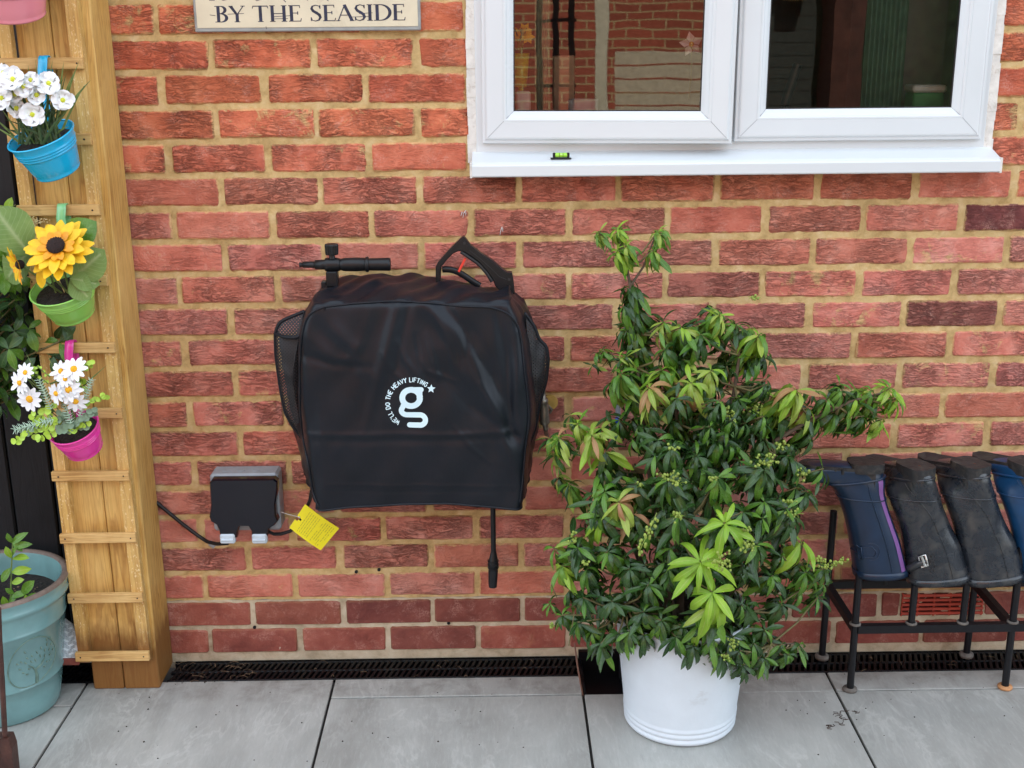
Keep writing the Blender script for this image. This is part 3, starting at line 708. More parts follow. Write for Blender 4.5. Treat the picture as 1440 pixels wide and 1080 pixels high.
for (xa, xb, x_, sd_) in ((-.0655, -.045, -.047, 1), (1.092, 1.1125, 1.094, -1)):
    for i in range(48):
        z0_, z1_ = 1.24+i*.0205, 1.24+(i+1)*.0205; e = q.uniform(-.0014, .0016)
        a, b = (xa+e, xb) if sd_ == 1 else (xa, xb+e)
        mb.box((a, -.0042+q.uniform(-.001, .001), z0_-.0004), (b, .02, z1_+.0004))
mb.build('sealant_bead', MT['sealant'], win)
def make_sash(x0, x1, z0, hinge=None, ang=0, sag=0):
    z1 = 2.215; Mx = Matrix()
    if hinge: Mx = Matrix.Translation((hinge, -.008, z0)) @ Matrix.Rotation(-ang, 4, 'Z') @ Matrix.Rotation(sag, 4, 'Y') @ Matrix.Translation((-hinge, .008, -z0))
    s = empty('sash', (0, 0, 0)); s.parent = win; s.matrix_parent_inverse = pm(win).inverted()
    mb = MB()
    frame_ring(mb, x0, x1, z0, z1, [(0, .01), (0, -.016), (.0015, -.020), (.007, -.021), (.009, -.0235), (.011, -.0255), (.014, -.0262), (.047, -.0262), (.0475, -.0255), (.048, -.0262), (.0515, -.0262), (.054, -.0250), (.0555, -.0228), (.062, -.0185), (.0695, -.0110), (.0700, -.006)], Mx)
    mb.build('sash_frame', MT['upvc'], s)
    mb = MB()
    for (sx, cx_) in ((1, x0), (-1, x1)):
        for (sz, cz_) in ((1, z0), (-1, z1)): mb.tube([Mx @ V((cx_+sx*d_, y_-.0001, cz_+sz*d_)) for d_, y_ in ((.008, -.0225), (.014, -.0262), (.030, -.0262), (.047, -.0262), (.0545, -.0245), (.062, -.0185), (.0695, -.011))], .0005, 4)
    mb.build('mitre_joint', MT['mitre'], s)
    mb = MB(); frame_ring(mb, x0+.0699, x1-.0699, z0+.0699, z1-.0699, [(0, -.0100), (.0022, -.0100), (.0022, -.004)], Mx); mb.build('gasket', MT['gasket'], s)
    mb = MB(); a = .0705; vs = [Mx @ V(p) for p in ((x0+a, -.008, z0+a), (x1-a, -.008, z0+a), (x1-a, -.008, z1-a), (x0+a, -.008, z1-a))]; mb.add(vs, [(0, 1, 2, 3)]); mb.build('pane', MT['glass'], s)
    mb = MB(); frame_ring(mb, x0+.062, x1-.062, z0+.062, z1-.062, [(.0, .012), (.0086, .012), (.0086, -.006)], Mx); frame_ring(mb, x0+.0705, x1-.0705, z0+.0705, z1-.0705, [(0, .0115), (-.02, .0115), (-.02, .05), (-.07, .05)], Mx); mb.build('inner_bead', MT['gasket'], s)
make_sash(-.033, .518, 1.2835, hinge=-.033, ang=math.radians(3.2), sag=math.radians(.35))
make_sash(.527, 1.080, 1.2820)
# sill
mb = MB(); prof = [(.03, 1.2640), (-.006, 1.2640), (-.012, 1.2610), (-.060, 1.2460), (-.068, 1.2420), (-.0705, 1.2380), (-.0705, 1.2170), (-.0690, 1.2145), (-.062, 1.2135), (-.055, 1.2160), (-.054, 1.225), (.004, 1.240), (.03, 1.24)]
vs = [(x, y, z) for x in (-.056, 1.110) for (y, z) in prof]; n = len(prof)
mb.add(vs, [(i, (i+1) % n, (i+1) % n+n, i+n) for i in range(n)]); mb.add(vs, [tuple(range(n))[::-1], tuple(range(n, 2*n))]); mb.build('sill', MT['upvc'], win)
mb = MB()
for xx in (-.0585, 1.1105): mb.box((xx-.0025, -.071, 1.2125), (xx+.0025, .004, 1.246), .001); 
for i in range(60): 
    x_ = -.055+i*.0194; mb.box((x_, -.006+q.uniform(-.002, .001), 1.2085+q.uniform(-.002, .002)), (x_+.0198, .006, 1.2405))
mb.build('sill_seal', MT['sealant'], win)

# ---- spirit level on the sill
lv = at(789, 223, -.045); slv = empty('spirit_level', lv, 'tiny green spirit level lying on the window sill', 'level')
zt = 1.2455; c = V((lv.x, -.047, 1.2518))
mb = MB(); mb.box((c.x-.0235, c.y-.006, c.z-.001), (c.x+.0225, c.y+.006, c.z+.0016), .0008); mb.box((c.x-.0185, c.y-.005, c.z+.0012), (c.x-.0125, c.y+.005, c.z+.0125), .001); mb.box((c.x+.0125, c.y-.005, c.z+.0012), (c.x+.0185, c.y+.005, c.z+.0125), .001); mb.build('holder', MT['blkplastic'], slv)
mb = MB(); mb.tube([(c.x-.013, c.y, c.z+.0072), (c.x+.013, c.y, c.z+.0072)], .0052, 14); vl = mb.build('vial', simple('green_vial', (.35, .72, .06), .12), slv)
mb = MB()
for xx in (-.004, .004): mb.tube([(c.x+xx-.0004, c.y, c.z+.0072), (c.x+xx+.0004, c.y, c.z+.0072)], .0055, 14)
mb.build('vial_line', MT['blkplastic'], vl)
mb = MB(); mb.sphere((c.x, c.y-.0042, c.z+.009), .002, 8, 6, (1.6, .5, .8)); mb.build('bubble', simple('bubble', (.7, .85, .4), .1), vl)

# ================================================================== ROOM BEHIND THE GLASS
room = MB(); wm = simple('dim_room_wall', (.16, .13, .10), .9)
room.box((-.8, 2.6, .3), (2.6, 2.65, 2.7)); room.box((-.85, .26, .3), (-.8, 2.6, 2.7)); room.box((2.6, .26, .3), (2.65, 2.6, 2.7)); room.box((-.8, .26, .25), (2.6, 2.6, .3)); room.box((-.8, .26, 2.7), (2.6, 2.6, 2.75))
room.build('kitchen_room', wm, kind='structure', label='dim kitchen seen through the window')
mb = MB(); mb.box((-.055, .035, 1.235), (1.10, .30, 1.258)); mb.build('inner_sill', simple('inner_sill_board', (.5, .5, .48), .5), win)
mb = MB()
for i in range(60):
    u = i/59; 
pts = [(0.858+i*.0022, .16+.014*math.sin(i*1.25)) for i in range(44)]
vs = [(x, y, z) for z in (1.262, 2.2) for (x, y) in pts]; n = len(pts); mb.add(vs, [(i, i+1, i+1+n, i+n) for i in range(n-1)], True)
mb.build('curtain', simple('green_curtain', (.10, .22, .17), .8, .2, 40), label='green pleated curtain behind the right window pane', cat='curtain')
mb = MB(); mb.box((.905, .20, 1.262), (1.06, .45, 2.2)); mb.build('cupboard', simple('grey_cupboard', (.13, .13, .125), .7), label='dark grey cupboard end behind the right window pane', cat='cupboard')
mb = MB(); a_, b_ = at(752, 80, .14).x, at(774, 80, .14).x; n = 18
vs = [(a_+(b_-a_)*i/n, .14+.008*math.sin(i*1.3), z) for z in (1.262, 2.2) for i in range(n+1)]; mb.add(vs, [(i, i+1, i+2+n, i+1+n) for i in range(n)], True)
mb.build('curtain', simple('olive_curtain', (.34, .33, .22), .8, .2, 40), label='olive grey curtain strip inside the left window pane', cat='curtain')
mb = MB(); a_, b_ = at(778, 80, .2).x, at(808, 80, .2).x; mb.box((a_, .19, 1.262), (b_, .21, at(790, 78, .2).z), .002); mb.build('chopping_board', simple('tan_board', (.50, .33, .20), .6), label='tan wooden board standing on the inner sill of the left pane', cat='board')
pb = at(1302, 139, .09); bx = empty('plastic_tub', (pb.x, .09, 1.259), 'small green tub with a white lid inside the right pane', 'tub')
mb = MB(); mb.box((pb.x-.036, .07, 1.2585), (pb.x+.036, .13, 1.380), .004); mb.build('tub_body', simple('tub_green', (.06, .30, .10), .4), bx)
mb = MB(); mb.box((pb.x-.039, .067, 1.381), (pb.x+.039, .133, 1.397), .004); mb.build('lid', simple('tub_white', (.75, .78, .76), .4), bx)
mb = MB(); mb.tube([at(1103, 148, .10), at(1122, 90, .10)], .011, 10); mb.tube([at(1103, 149, .10), at(1099, 165, .10)], .006, 10); mb.build('brush_handle', MT['blkplastic'], label='black brush handle leaning inside the right pane', cat='brush')
mb = MB(); a = at(736, 145, .07); mb.box((a.x-.016, .05, 1.2585), (a.x+.016, .10, 1.392), .003); mb.build('white_box', simple('white_card', (.72, .74, .76), .5), label='small white box at the lower left of the left pane', cat='box')
mb = MB(); a = at(820, 153, .12); mb.lathe([(.02, 1.259), (.03, 1.262), (.036, 1.37), (.034, 1.37), (.028, 1.27)], Matrix.Translation((a.x, .13, 0)), 24); mb.build('bowl', simple('white_china', (.75, .76, .76), .2), label='white pot just showing above the inner sill', cat='bowl')
yf = empty('potted_daffodil', (at(733, 110, .1).x, .1, 1.259), 'yellow daffodils in a yellow pot inside the left pane', 'plant')
a = at(732, 110, .1); mb = MB(); mb.lathe([(.001, 1.40), (.014, 1.40), (.021, 1.475), (.0195, 1.475), (.013, 1.405)], Matrix.Translation((a.x, .1, 0)), 20); mb.tube([(a.x, .1, 1.26), (a.x, .1, 1.40)], .006, 8); mb.build('pot', simple('yellow_pot', (.66, .60, .02), .4), yf)
mb = MB()
for i in range(8):
    aa = i*.8; mb.tube([(a.x, .1, 1.46), (a.x+.006*math.cos(aa), .1+.006*math.sin(aa), 1.50), (a.x+.018*math.cos(aa), .1+.018*math.sin(aa), 1.53)], [.002, .003, .001], 6)
mb.build('leaf_tuft', MT['lf_mid'], yf)
for (px, py) in ((730, 48), (738, 42), (742, 52)):
    c = at(px, py, .09); mb = MB()
    for i in range(6):
        aa = i*PI/3; d = V((math.cos(aa), 0, math.sin(aa))); mb.add([c, c+d*.009+V((d.z, 0, -d.x))*.005, c+d*.017, c+d*.009-V((d.z, 0, -d.x))*.005], [(0, 1, 2, 3)])
    mb.tube([c, c+V((0, -.008, 0))], .004, 8); mb.build('flower', MT['petaly'], yf)
lf = empty('white_lily', at(975, 70, .1), 'white flower with a yellow centre at the right of the left pane', 'flower')
c = at(972, 62, .08); mb = MB()
for i in range(5):
    aa = .5+i*1.25; d = V((math.cos(aa), 0, math.sin(aa))); s_ = V((d.z, 0, -d.x)); mb.add([c, c+d*.014+s_*.009+V((0, -.006, 0)), c+d*.028+V((0, .002, 0)), c+d*.014-s_*.009], [(0, 1, 2, 3)])
mb.build('petals', MT['petalw'], lf); mb = MB(); mb.sphere(c+V((0, -.004, 0)), .006, 8, 6); mb.build('centre', MT['fcy'], lf)
mb = MB(); mb.tube([c, c+V((.004, .01, -.06)), c+V((0, .01, -.12))], .002, 6); mb.build('stalk', MT['stem'], lf)

# ================================================================== GARDEN BEHIND THE CAMERA (seen mirrored in the panes)
mb = MB(); mb.box((-6, -8.4, -.3), (1.9, -8.1, 4.6)); mb.build('neighbour_wall', up.m, label='sunlit brick wall across the garden, mirrored in the window', cat='wall')
hg = MB(); hg.box((1.95, -8.3, -.3), (7, -7.6, 3.6)); hg.build('hedge', simple('dark_hedge', (.02, .035, .015), .9, .6, 12), label='dark clipped hedge beyond the garden fence', cat='hedge')
gf = empty('garden_fence', (3.5, -7.2, 0), 'dark slatted garden fence mirrored in the right window pane', 'fence')
for i in range(24):
    mb = MB(); z = .0+i*.098; mb.box((1.6, -7.24, z), (2.55, -7.21, z+.093)); mb.build('slat', simple('fence_green', (.035, .045, .038), .8) if i == 0 else bpy.data.materials['fence_green'], gf)
mb = MB(); mb.box((.05, -5.4, -.02), (.13, -5.32, 3.0), .004); mb.build('white_post', simple('cream_post', (.66, .60, .44), .7), label='cream timber post in the garden, mirrored in the left pane', cat='post')
pt = empty('log_store', (.6, -5.8, 0), 'pale planked timber store mirrored in the left window pane', 'store')
for i in range(15):
    mb = MB(); mb.box((.17, -5.9, .05+i*.092), (.95, -5.87, .13+i*.092)); mb.build('plank', simple('pale_planks', (.58, .50, .36), .8, .2) if i == 0 else bpy.data.materials['pale_planks'], pt)
dk = empty('slat_frame', (-.25, -5.6, 0), 'dark upright slatted frame mirrored in the left pane', 'frame')
for i in range(3):
    mb = MB(); mb.box((-.36+i*.11, -5.65, 0), (-.32+i*.11, -5.6, 2.0)); mb.build('upright', MT['rack'], dk)
for i in range(4):
    mb = MB(); mb.box((-.37, -5.67, .35+i*.42), (-.09, -5.65, .37+i*.42)); mb.build('crossbar', MT['rack'], dk)
mb = MB(); mb.box((-1.1, -5.5, 0), (-.62, -5.45, 2.4)); mb.build('garden_board', simple('olive_board', (.16, .14, .07), .7), label='olive green board standing in the garden, mirrored in the left pane', cat='board')
mb = MB(); mb.box((2.62, -7.3, -.3), (2.86, -6.9, 3.4)); mb.build('garden_pier', simple('shaded_brick_pier', (.085, .032, .022), .9, .4, 9), label='brick pier at the end of the mirrored garden fence', cat='pier')  # the pier's shade is painted in as a dim red-brown base colour
bh = empty('bird_house', (2.35, -7.0, 1.9), 'small gabled bird house on the mirrored fence', 'bird house')
mb = MB(); mb.prism([(2.27, 1.78), (2.43, 1.78), (2.43, 1.94), (2.27, 1.94)], -7.15, -7.02); mb.build('box', MT['rung'], bh)
mb = MB(); mb.prism([(2.23, 1.93), (2.35, 2.03), (2.47, 1.93), (2.47, 1.95), (2.35, 2.055), (2.23, 1.95)], -7.18, -6.98); mb.build('roof', MT['rung'], bh)

# ================================================================== LEAVES
def leaf_shape(L=1.0, wd=.26, curl=.25, fold=.18, segs=6, tip=1.0, twist=0.0):
    """leaf along +X, drooping to -Z; returns vertices, faces, uv"""
    vs = []; uv = []
    for i in range(segs+1):
        u = i/segs
        w = wd*.5*(math.sin(PI*min(1, u**1.13))**.76) if 0 < u < 1 else .004*wd
        w = max(w, .006)
        x = u*L*math.cos(curl*u*.9); z = -L*curl*u*u*.75+.03*math.sin(u*PI)
        tw = twist*u
        for sgn, vv in ((-1, 0), (0, .5), (1, 1)):
            y = sgn*w; zz = z+abs(sgn)*w*fold*2+.012*math.sin(u*9+sgn*2)*abs(sgn)*wd*2
            vs.append((x, y*math.cos(tw)-0*math.sin(tw), zz+y*math.sin(tw))); uv.append((u, vv))
    fs = []
    for i in range(segs):
        a = i*3
        fs += [(a, a+3, a+4, a+1), (a+1, a+4, a+5, a+2)]
    return np.array(vs), fs, uv
LSH = {}
for k, (wd, cu, fo, tw) in enumerate(((.225, .6, .2, .1), (.22, .9, .22, -.2), (.245, 1.2, .2, .25), (.215, .35, .26, .0), (.25, .75, .12, -.3))): LSH[k] = leaf_shape(1, wd, cu, fo, 6, 1, tw)
for k, (wd, cu, fo, tw) in enumerate(((.22, .8, .3, .9), (.23, -.2, .25, .4), (.25, 1.4, .3, -.5), (.20, 1.05, .1, .5)), 5): LSH[k] = leaf_shape(1, wd, cu, fo, 6, 1, tw)
for k, (wd, cu, fo, tw) in enumerate(((.42, .25, .15, .2), (.38, .5, .2, -.2), (.46, .1, .1, .1))): LSH[10+k] = leaf_shape(1, wd, cu, fo, 6, 1, tw)
def uvmesh(name, vs, fs, uvs, mats, mi=None):
    me = bpy.data.meshes.new(name); me.from_pydata([tuple(v) for v in vs], [], fs)
    ul = me.uv_layers.new(name='UVMap'); flat = np.array([uvs[i] for f in fs for i in f], dtype=np.float32).ravel(); ul.data.foreach_set('uv', flat)
    for m in mats: me.materials.append(m)
    if mi is not None: me.polygons.foreach_set('material_index', mi)
    me.polygons.foreach_set('use_smooth', [True]*len(fs)); me.update(); return me
LM = {}
def leaf_me(shape, mat):
    if (shape, mat) not in LM: v, f, u = LSH[shape]; LM[(shape, mat)] = uvmesh('leaf', v, f, u, [MT[mat]])
    return LM[(shape, mat)]
class Leaves:
    """collects leaves; the ones nearest the viewer become objects, the rest one mesh"""
    def __init__(s): s.L = []
    def add(s, shape, mat, mtx): s.L.append((shape, mat, mtx))
    def build(s, parent, cap, name='leaf', key=None):
        key = key or (lambda m: (m.translation-CAM).length)
        s.L.sort(key=lambda l: key(l[2])); near, far = s.L[:cap], s.L[cap:]
        pi = pm(parent).inverted()
        for sh, mt, mx in near:
            o = bpy.data.objects.new(name, leaf_me(sh, mt)); COL.objects.link(o); o.parent = parent; o.matrix_local = pi @ mx
        if far:
            mats = sorted({l[1] for l in far}); vs = []; fs = []; us = []; mi = []
            for sh, mt, mx in far:
                v, f, u = LSH[sh]; n = len(vs); m = np.array(mx); vv = v @ m[:3, :3].T + m[:3, 3]
                vs += list(map(tuple, vv)); fs += [tuple(i+n for i in q_) for q_ in f]; us += u; mi += [mats.index(mt)]*len(f)
            o = link('foliage', uvmesh('foliage', vs, fs, us, [MT[m] for m in mats], mi), parent); o['kind'] = 'stuff'
def frame_mtx(pos, d, up_=V((0, 0, 1)), L=1.0, roll=0):
    x = d.normalized(); y = up_.cross(x)
    if y.length < 1e-3: y = V((0, 1, 0)).cross(x)
    y.normalize(); z = x.cross(y)
    R_ = Matrix((x, y, z)).transposed() @ Matrix.Rotation(roll, 3, 'X')
    return Matrix.Translation(pos) @ (R_*L).to_4x4()
def rosette(LV, c, axis, n, L, mats, droop=.5, shapes=(0, 1, 2, 3, 4, 5, 6, 7, 8), q=rnd, spread=1.0, wscale=1):
    ax = axis.normalized(); a1 = ax.orthogonal().normalized(); a2 = ax.cross(a1)
    for i in range(n):
        a = i*2.39996+q.uniform(-.3, .3); t_ = i/n                  # from lowest (widest) to the crown
        el = (-.75+1.35*t_)*spread+q.uniform(-.15, .15)
        d = (a1*math.cos(a)+a2*math.sin(a))*math.cos(el)+ax*math.sin(el); d = d+V((0, 0, -droop*(1-t_*.6)*q.uniform(.6, 1.4)))
        l = L*q.uniform(.76, 1.15)*(1-.35*t_**2)
        p = c-ax*L*.22*(1-t_)
        LV.add(q.choice(shapes), q.choice(mats), frame_mtx(p, d, ax if abs(d.normalized().dot(ax)) < .95 else V((0, -1, .3)), l, q.uniform(-.35, .35)))

# ---- white planter
PC = V((.404, -.292, 0))
wp = empty('white_planter', PC, 'tall white tapered planter with ribbed foot holding the large shrub', 'planter')
T_ = Matrix.Translation(PC)
mb = MB(); mb.lathe([(.001, .001), (.118, .001), (.1235, .004), (.127, .009), (.1275, .014), (.1255, .0175), (.1255, .020), (.1280, .0225), (.1287, .028), (.1270, .0315), (.1270, .0335), (.1290, .036), (.1296, .0405), (.1280, .0445), (.1285, .048), (.150, .262), (.153, .268), (.155, .275), (.152, .279), (.147, .277), (.144, .255), (.140, .235)], T_, 72)
mb.build('pot_body', MT['whitepot'], wp)
mb = MB(); mb.lathe([(.001, .248), (.06, .25), (.143, .244)], T_, 30); mb.build('soil', MT['soil'], wp)

# ---- the shrub
sh = empty('pieris_shrub', (PC.x, PC.y, .25), 'large glossy evergreen shrub with drooping whorls and lime new growth in the white planter', 'shrub')
LV = Leaves(); q = random.Random(21)
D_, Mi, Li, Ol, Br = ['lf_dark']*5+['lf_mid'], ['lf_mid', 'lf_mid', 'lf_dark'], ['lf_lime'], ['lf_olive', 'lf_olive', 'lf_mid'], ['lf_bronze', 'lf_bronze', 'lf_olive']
OB = ['lf_olive', 'lf_olive', 'lf_olive', 'lf_bronze', 'lf_lime']; ML = ['lf_mid', 'lf_mid', 'lf_lime', 'lf_olive']
# (px, py, Y, n, leaf length, materials, droop)
R = [
 # crown tip and hanging column
 (842, 326, -.20, 12, .034, Mi+Ol, .5), (868, 322, -.20, 12, .036, ML, .4), (925, 325, -.20, 12, .034, ML, .3), (868, 352, -.21, 13, .046, ML, .8), (918, 352, -.21, 13, .042, Mi+ML, 1.0),
 (880, 345, -.22, 10, .04, ML, .8),
 (890, 400, -.20, 12, .052, D_+Mi, 2.2), (885, 425, -.20, 12, .054, D_, 2.6), (898, 438, -.21, 12, .054, D_, 2.6), (890, 460, -.20, 12, .054, D_+Mi, 2.6), (902, 482, -.2, 10, .05, D_, 2.4), (893, 500, -.2, 10, .05, D_, 2.2),
 # upper shoulder
 (932, 452, -.22, 11, .044, Mi+Ol, .8), (958, 460, -.24, 12, .050, ML+Mi, 1.0), (985, 470, -.25, 12, .052, Mi, 1.0), (1012, 442, -.24, 12, .044, ML, .7), (1035, 455, -.24, 12, .046, Mi, .9), (1000, 455, -.22, 10, .044, Mi, .9),
 (1068, 470, -.25, 13, .056, ML+Li, 1.2), (1050, 490, -.23, 10, .05, D_+Mi, 1.4), (1022, 515, -.24, 10, .055, D_, 1.6), (960, 505, -.23, 12, .05, D_+Mi, 1.2), (1075, 495, -.21, 8, .05, D_, 1.6),
 (935, 490, -.26, 10, .048, Mi, 1.1), (847, 492, -.18, 8, .030, Mi+Ol, .2), (880, 500, -.22, 9, .034, Mi+Ol, .4),
 # olive and bronze tier
 (872, 525, -.27, 11, .058, Mi+Ol, 1.5), (912, 545, -.30, 14, .056, Br+OB, .9), (972, 538, -.31, 15, .064, OB, 1.2), (1000, 520, -.27, 11, .056, OB, 1.1), (930, 520, -.26, 11, .052, ML, .9), (890, 550, -.24, 9, .06, Mi, 1.8),
 (1120, 548, -.28, 15, .060, OB, 1.0), (1095, 560, -.26, 10, .052, ML, 1.0), (1102, 575, -.24, 10, .060, Mi+D_, 1.8), (1055, 545, -.22, 9, .05, D_, 1.2), (1085, 590, -.22, 9, .055, D_, 1.5),
 (785, 615, -.28, 13, .050, OB+Mi, 1.1), (832, 612, -.33, 14, .062, OB, 1.3), (812, 595, -.27, 10, .044, ML, .8), (845, 655, -.30, 10, .058, D_+Mi, 1.5), (800, 680, -.27, 9, .050, Ol+Mi, 1.6),
 # right hand branch
 (1165, 560, -.27, 9, .040, Mi, .8), (1185, 548, -.26, 10, .040, Mi, .7), (1205, 560, -.26, 10, .042, Mi+ML, .8), (1225, 548, -.26, 9, .040, ML, .6), (1252, 545, -.26, 12, .046, Li+ML, .6), (1262, 560, -.25, 9, .04, Li+ML, 1.3), (1215, 585, -.25, 9, .044, Mi, 1.6), (1240, 590, -.25, 9, .042, ML+Li, 1.7), (1150, 585, -.24, 9, .05, D_+Mi, 1.5), (1175, 580, -.25, 8, .045, Mi, 1.4), (1195, 570, -.25, 8, .042, Mi+D_, 1.2), (1140, 605, -.24, 9, .052, D_+Mi, 1.6), (1230, 565, -.24, 8, .04, Mi, 1.2),
 # dark body
 (945, 630, -.38, 13, .056, D_, .9), (940, 675, -.42, 14, .062, D_, .9), (1010, 670, -.40, 13, .060, D_, 1.0), (1075, 660, -.38, 14, .062, D_, 1.0), (1010, 620, -.34, 12, .056, D_, .9), (895, 680, -.37, 12, .054, D_, 1.0),
 (955, 725, -.43, 13, .064, D_, .9), (1045, 720, -.40, 12, .06, D_, 1.0), (1115, 725, -.37, 13, .060, D_, 1.1), (1075, 705, -.38, 12, .058, D_, 1.0), (1110, 640, -.30, 12, .056, D_, 1.1), (1135, 690, -.30, 9, .05, D_+Mi, 1.2),
 (870, 705, -.40, 13, .062, Br+Br+['lf_olive'], .5), (850, 690, -.38, 9, .056, Mi, .6), (845, 725, -.38, 9, .06, Mi+['lf_lime'], .9),
 (812, 770, -.38, 14, .056, D_+Mi, .9), (855, 775, -.40, 13, .056, D_+Mi, .9), (825, 800, -.38, 11, .056, D_+Mi, 1.0), (790, 795, -.34, 8, .056, ML+Li, 1.8), (778, 770, -.34, 4, .05, Li+ML, .4), (900, 745, -.38, 11, .056, D_, 1.1),
 (1065, 765, -.45, 12, .058, D_, .9), (1020, 735, -.49, 8, .058, Li, -.4), (985, 790, -.50, 9, .078, Li, -.05), (1002, 832, -.52, 10, .086, Li, 1.0), (1000, 850, -.50, 7, .08, Li+Ol, 2.0), (1130, 760, -.36, 5, .075, Li, 1.6),
 (885, 800, -.42, 12, .056, D_, .9), (912, 822, -.44, 12, .052, D_+Mi, .7), (905, 860, -.44, 13, .056, D_+Mi, 1.0), (860, 845, -.41, 12, .056, D_, 1.2), (940, 800, -.42, 11, .054, D_, 1.0), (960, 880, -.45, 12, .060, D_, 1.2), (985, 875, -.47, 9, .056, D_+['lf_lime'], 1.2),
 (820, 840, -.38, 11, .052, D_+Mi, 1.1), (812, 875, -.38, 11, .046, D_+Mi, 1.2), (832, 888, -.38, 9, .044, Mi, 1.5), (845, 905, -.40, 9, .046, D_+Mi, 1.5), (790, 865, -.36, 8, .038, D_+Mi, .8), (870, 890, -.42, 9, .05, D_, 1.3),
 (1040, 800, -.40, 11, .056, D_, .9), (1085, 810, -.40, 12, .056, D_, .9), (1050, 850, -.42, 11, .056, D_, 1.0), (1100, 850, -.38, 11, .052, D_, 1.1), (1075, 885, -.40, 10, .05, D_, 1.2), (1030, 895, -.44, 11, .054, D_, .8), (1015, 920, -.46, 10, .050, D_+Mi, 1.4),
 (1135, 805, -.36, 11, .05, D_+Mi, .8), (1160, 800, -.36, 12, .046, D_+Mi, .9), (1125, 830, -.34, 9, .044, Mi, .9), (1150, 840, -.34, 8, .044, Mi+D_, 1.5), (1100, 905, -.38, 9, .044, D_, 1.0), (1075, 925, -.40, 11, .046, D_+Mi, 1.3), (1110, 920, -.38, 9, .044, Mi, 1.3), (1125, 905, -.36, 6, .04, Mi, 1.0), (1045, 935, -.42, 8, .044, D_, 1.2),
 (1095, 700, -.34, 10, .05, D_, 1.2), (980, 640, -.36, 10, .05, D_, 1.2), (885, 888, -.43, 10, .048, D_+Mi, 1.1), (905, 893, -.44, 10, .048, D_, 1.2), (930, 872, -.45, 11, .05, D_+Mi, 1.0), (950, 895, -.46, 11, .05, D_, 1.3), (975, 908, -.47, 9, .05, D_+Mi, 1.4), (1000, 900, -.47, 8, .058, ML, 1.8), (1040, 915, -.45, 10, .048, D_+Mi, 1.1), (1060, 905, -.42, 10, .048, D_+Mi, 1.0), (905, 600, -.28, 10, .05, D_, 1.4), (870, 590, -.25, 9, .05, D_+Mi, 1.3), (1040, 580, -.27, 10, .054, D_, 1.5), (985, 580, -.27, 10, .056, D_, 1.6), (945, 590, -.27, 10, .052, D_, 1.5), (1030, 620, -.28, 10, .05, D_, 1.4),
]
ctr = V((PC.x+.02, -.26, 0)); tips = []
for (px, py, Y, n, L, mats, dr) in R:
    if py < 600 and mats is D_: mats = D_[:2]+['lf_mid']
    c = at(px, py, Y); out = V((c.x-ctr.x, c.y-ctr.y-.03, 0)); out = out.normalized() if out.length > .02 else V((0, -1, 0))
    ax = V((out.x*.45, -.55+out.y*.2, .9)) if Y < -.3 else V((out.x*.5, -.35, 1.0))
    if n < 7: ax = V((-.6 if px < 900 else .5, -.3, .6))
    rosette(LV, c, ax, int(n*1.75), L*1.24, mats, dr*.72, q=q)
    if py > 430 and n > 7:
        rosette(LV, c+V((q.uniform(-.03, .03), .045, q.uniform(-.035, .01))), ax, n+2, L*1.15, D_+mats, dr*.7, q=q)
        if 430 < py < 720 and px < 1130: rosette(LV, c+V((q.uniform(-.035, .035), .02, q.uniform(-.045, -.01))), ax, n, L*1.15, mats+D_[:3], dr*.8, q=q)
    if px < 915 and 395 < py < 510: rosette(LV, c+V((.014, .01, -.012)), V((.4, -.4, .8)), n, L*1.2, D_+mats, dr*.6, q=q); rosette(LV, c+V((-.014, .0, -.006)), V((-.4, -.4, .8)), n, L*1.2, D_+mats, dr*.6, q=q)
    tips.append((c, n))
# inner and rear foliage
inner = 0
while inner < 230:
    z = q.uniform(.30, .80); rr = .25*math.sqrt(q.random())*(1 if z < .62 else .62); a = q.uniform(0, 2*PI)
    c = V((ctr.x+rr*1.05*math.cos(a)+(.02 if z > .55 else 0), ctr.y+rr*.75*math.sin(a), z))
    if c.y > -.04 or c.y < -.44: continue
    d = (c-ctr); d.z = 0
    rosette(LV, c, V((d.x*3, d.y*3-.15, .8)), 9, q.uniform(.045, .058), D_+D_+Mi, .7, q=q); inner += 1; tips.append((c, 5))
LV.build(sh, 295, key=lambda m: (m.translation-CAM).length - (.0))
# woody stems: main limbs then twigs to every whorl
limbs = []
LB = MB()
base0 = [(-.02, 0), (.03, .01), (-.04, -.02), (.05, -.02), (.0, .03)]
tops = [at(892, 470, -.2), at(1040, 500, -.24), at(840, 640, -.28), at(1090, 640, -.28), at(950, 560, -.26), at(830, 780, -.34), at(1120, 790, -.33), at(960, 740, -.38), at(1060, 860, -.38), at(880, 850, -.38)]
for i, t_ in enumerate(tops):
    b = V((PC.x+base0[i % 5][0], PC.y+base0[i % 5][1], .245)); mid = b.lerp(t_, .5)+V((q.uniform(-.02, .02), .02, .03)); pts = []
    for j in range(9):
        u = j/8; pts.append(b*(1-u)**2+mid*2*u*(1-u)+t_*u*u)
    LB.tube(pts, [.009*(1-.65*j/8)*(1 if i < 5 else .75) for j in range(9)], 8); limbs += pts[2:]
LB.tube([at(892, 470, -.2), at(890, 420, -.2), at(880, 370, -.2), at(868, 330, -.2)], [.004, .0035, .003, .0015], 7); LB.tube([at(888, 400, -.2), at(905, 375, -.2), at(922, 330, -.2)], [.003, .0025, .0015], 7)
limbs += [at(890, 440, -.2), at(885, 400, -.2), at(880, 370, -.2)]
LB.tube([at(1090, 620, -.26), at(1140, 590, -.26), at(1195, 565, -.26), at(1250, 550, -.26)], [.0045, .004, .003, .0018], 7); limbs += [at(1140, 590, -.26), at(1180, 572, -.26), at(1215, 560, -.26)]
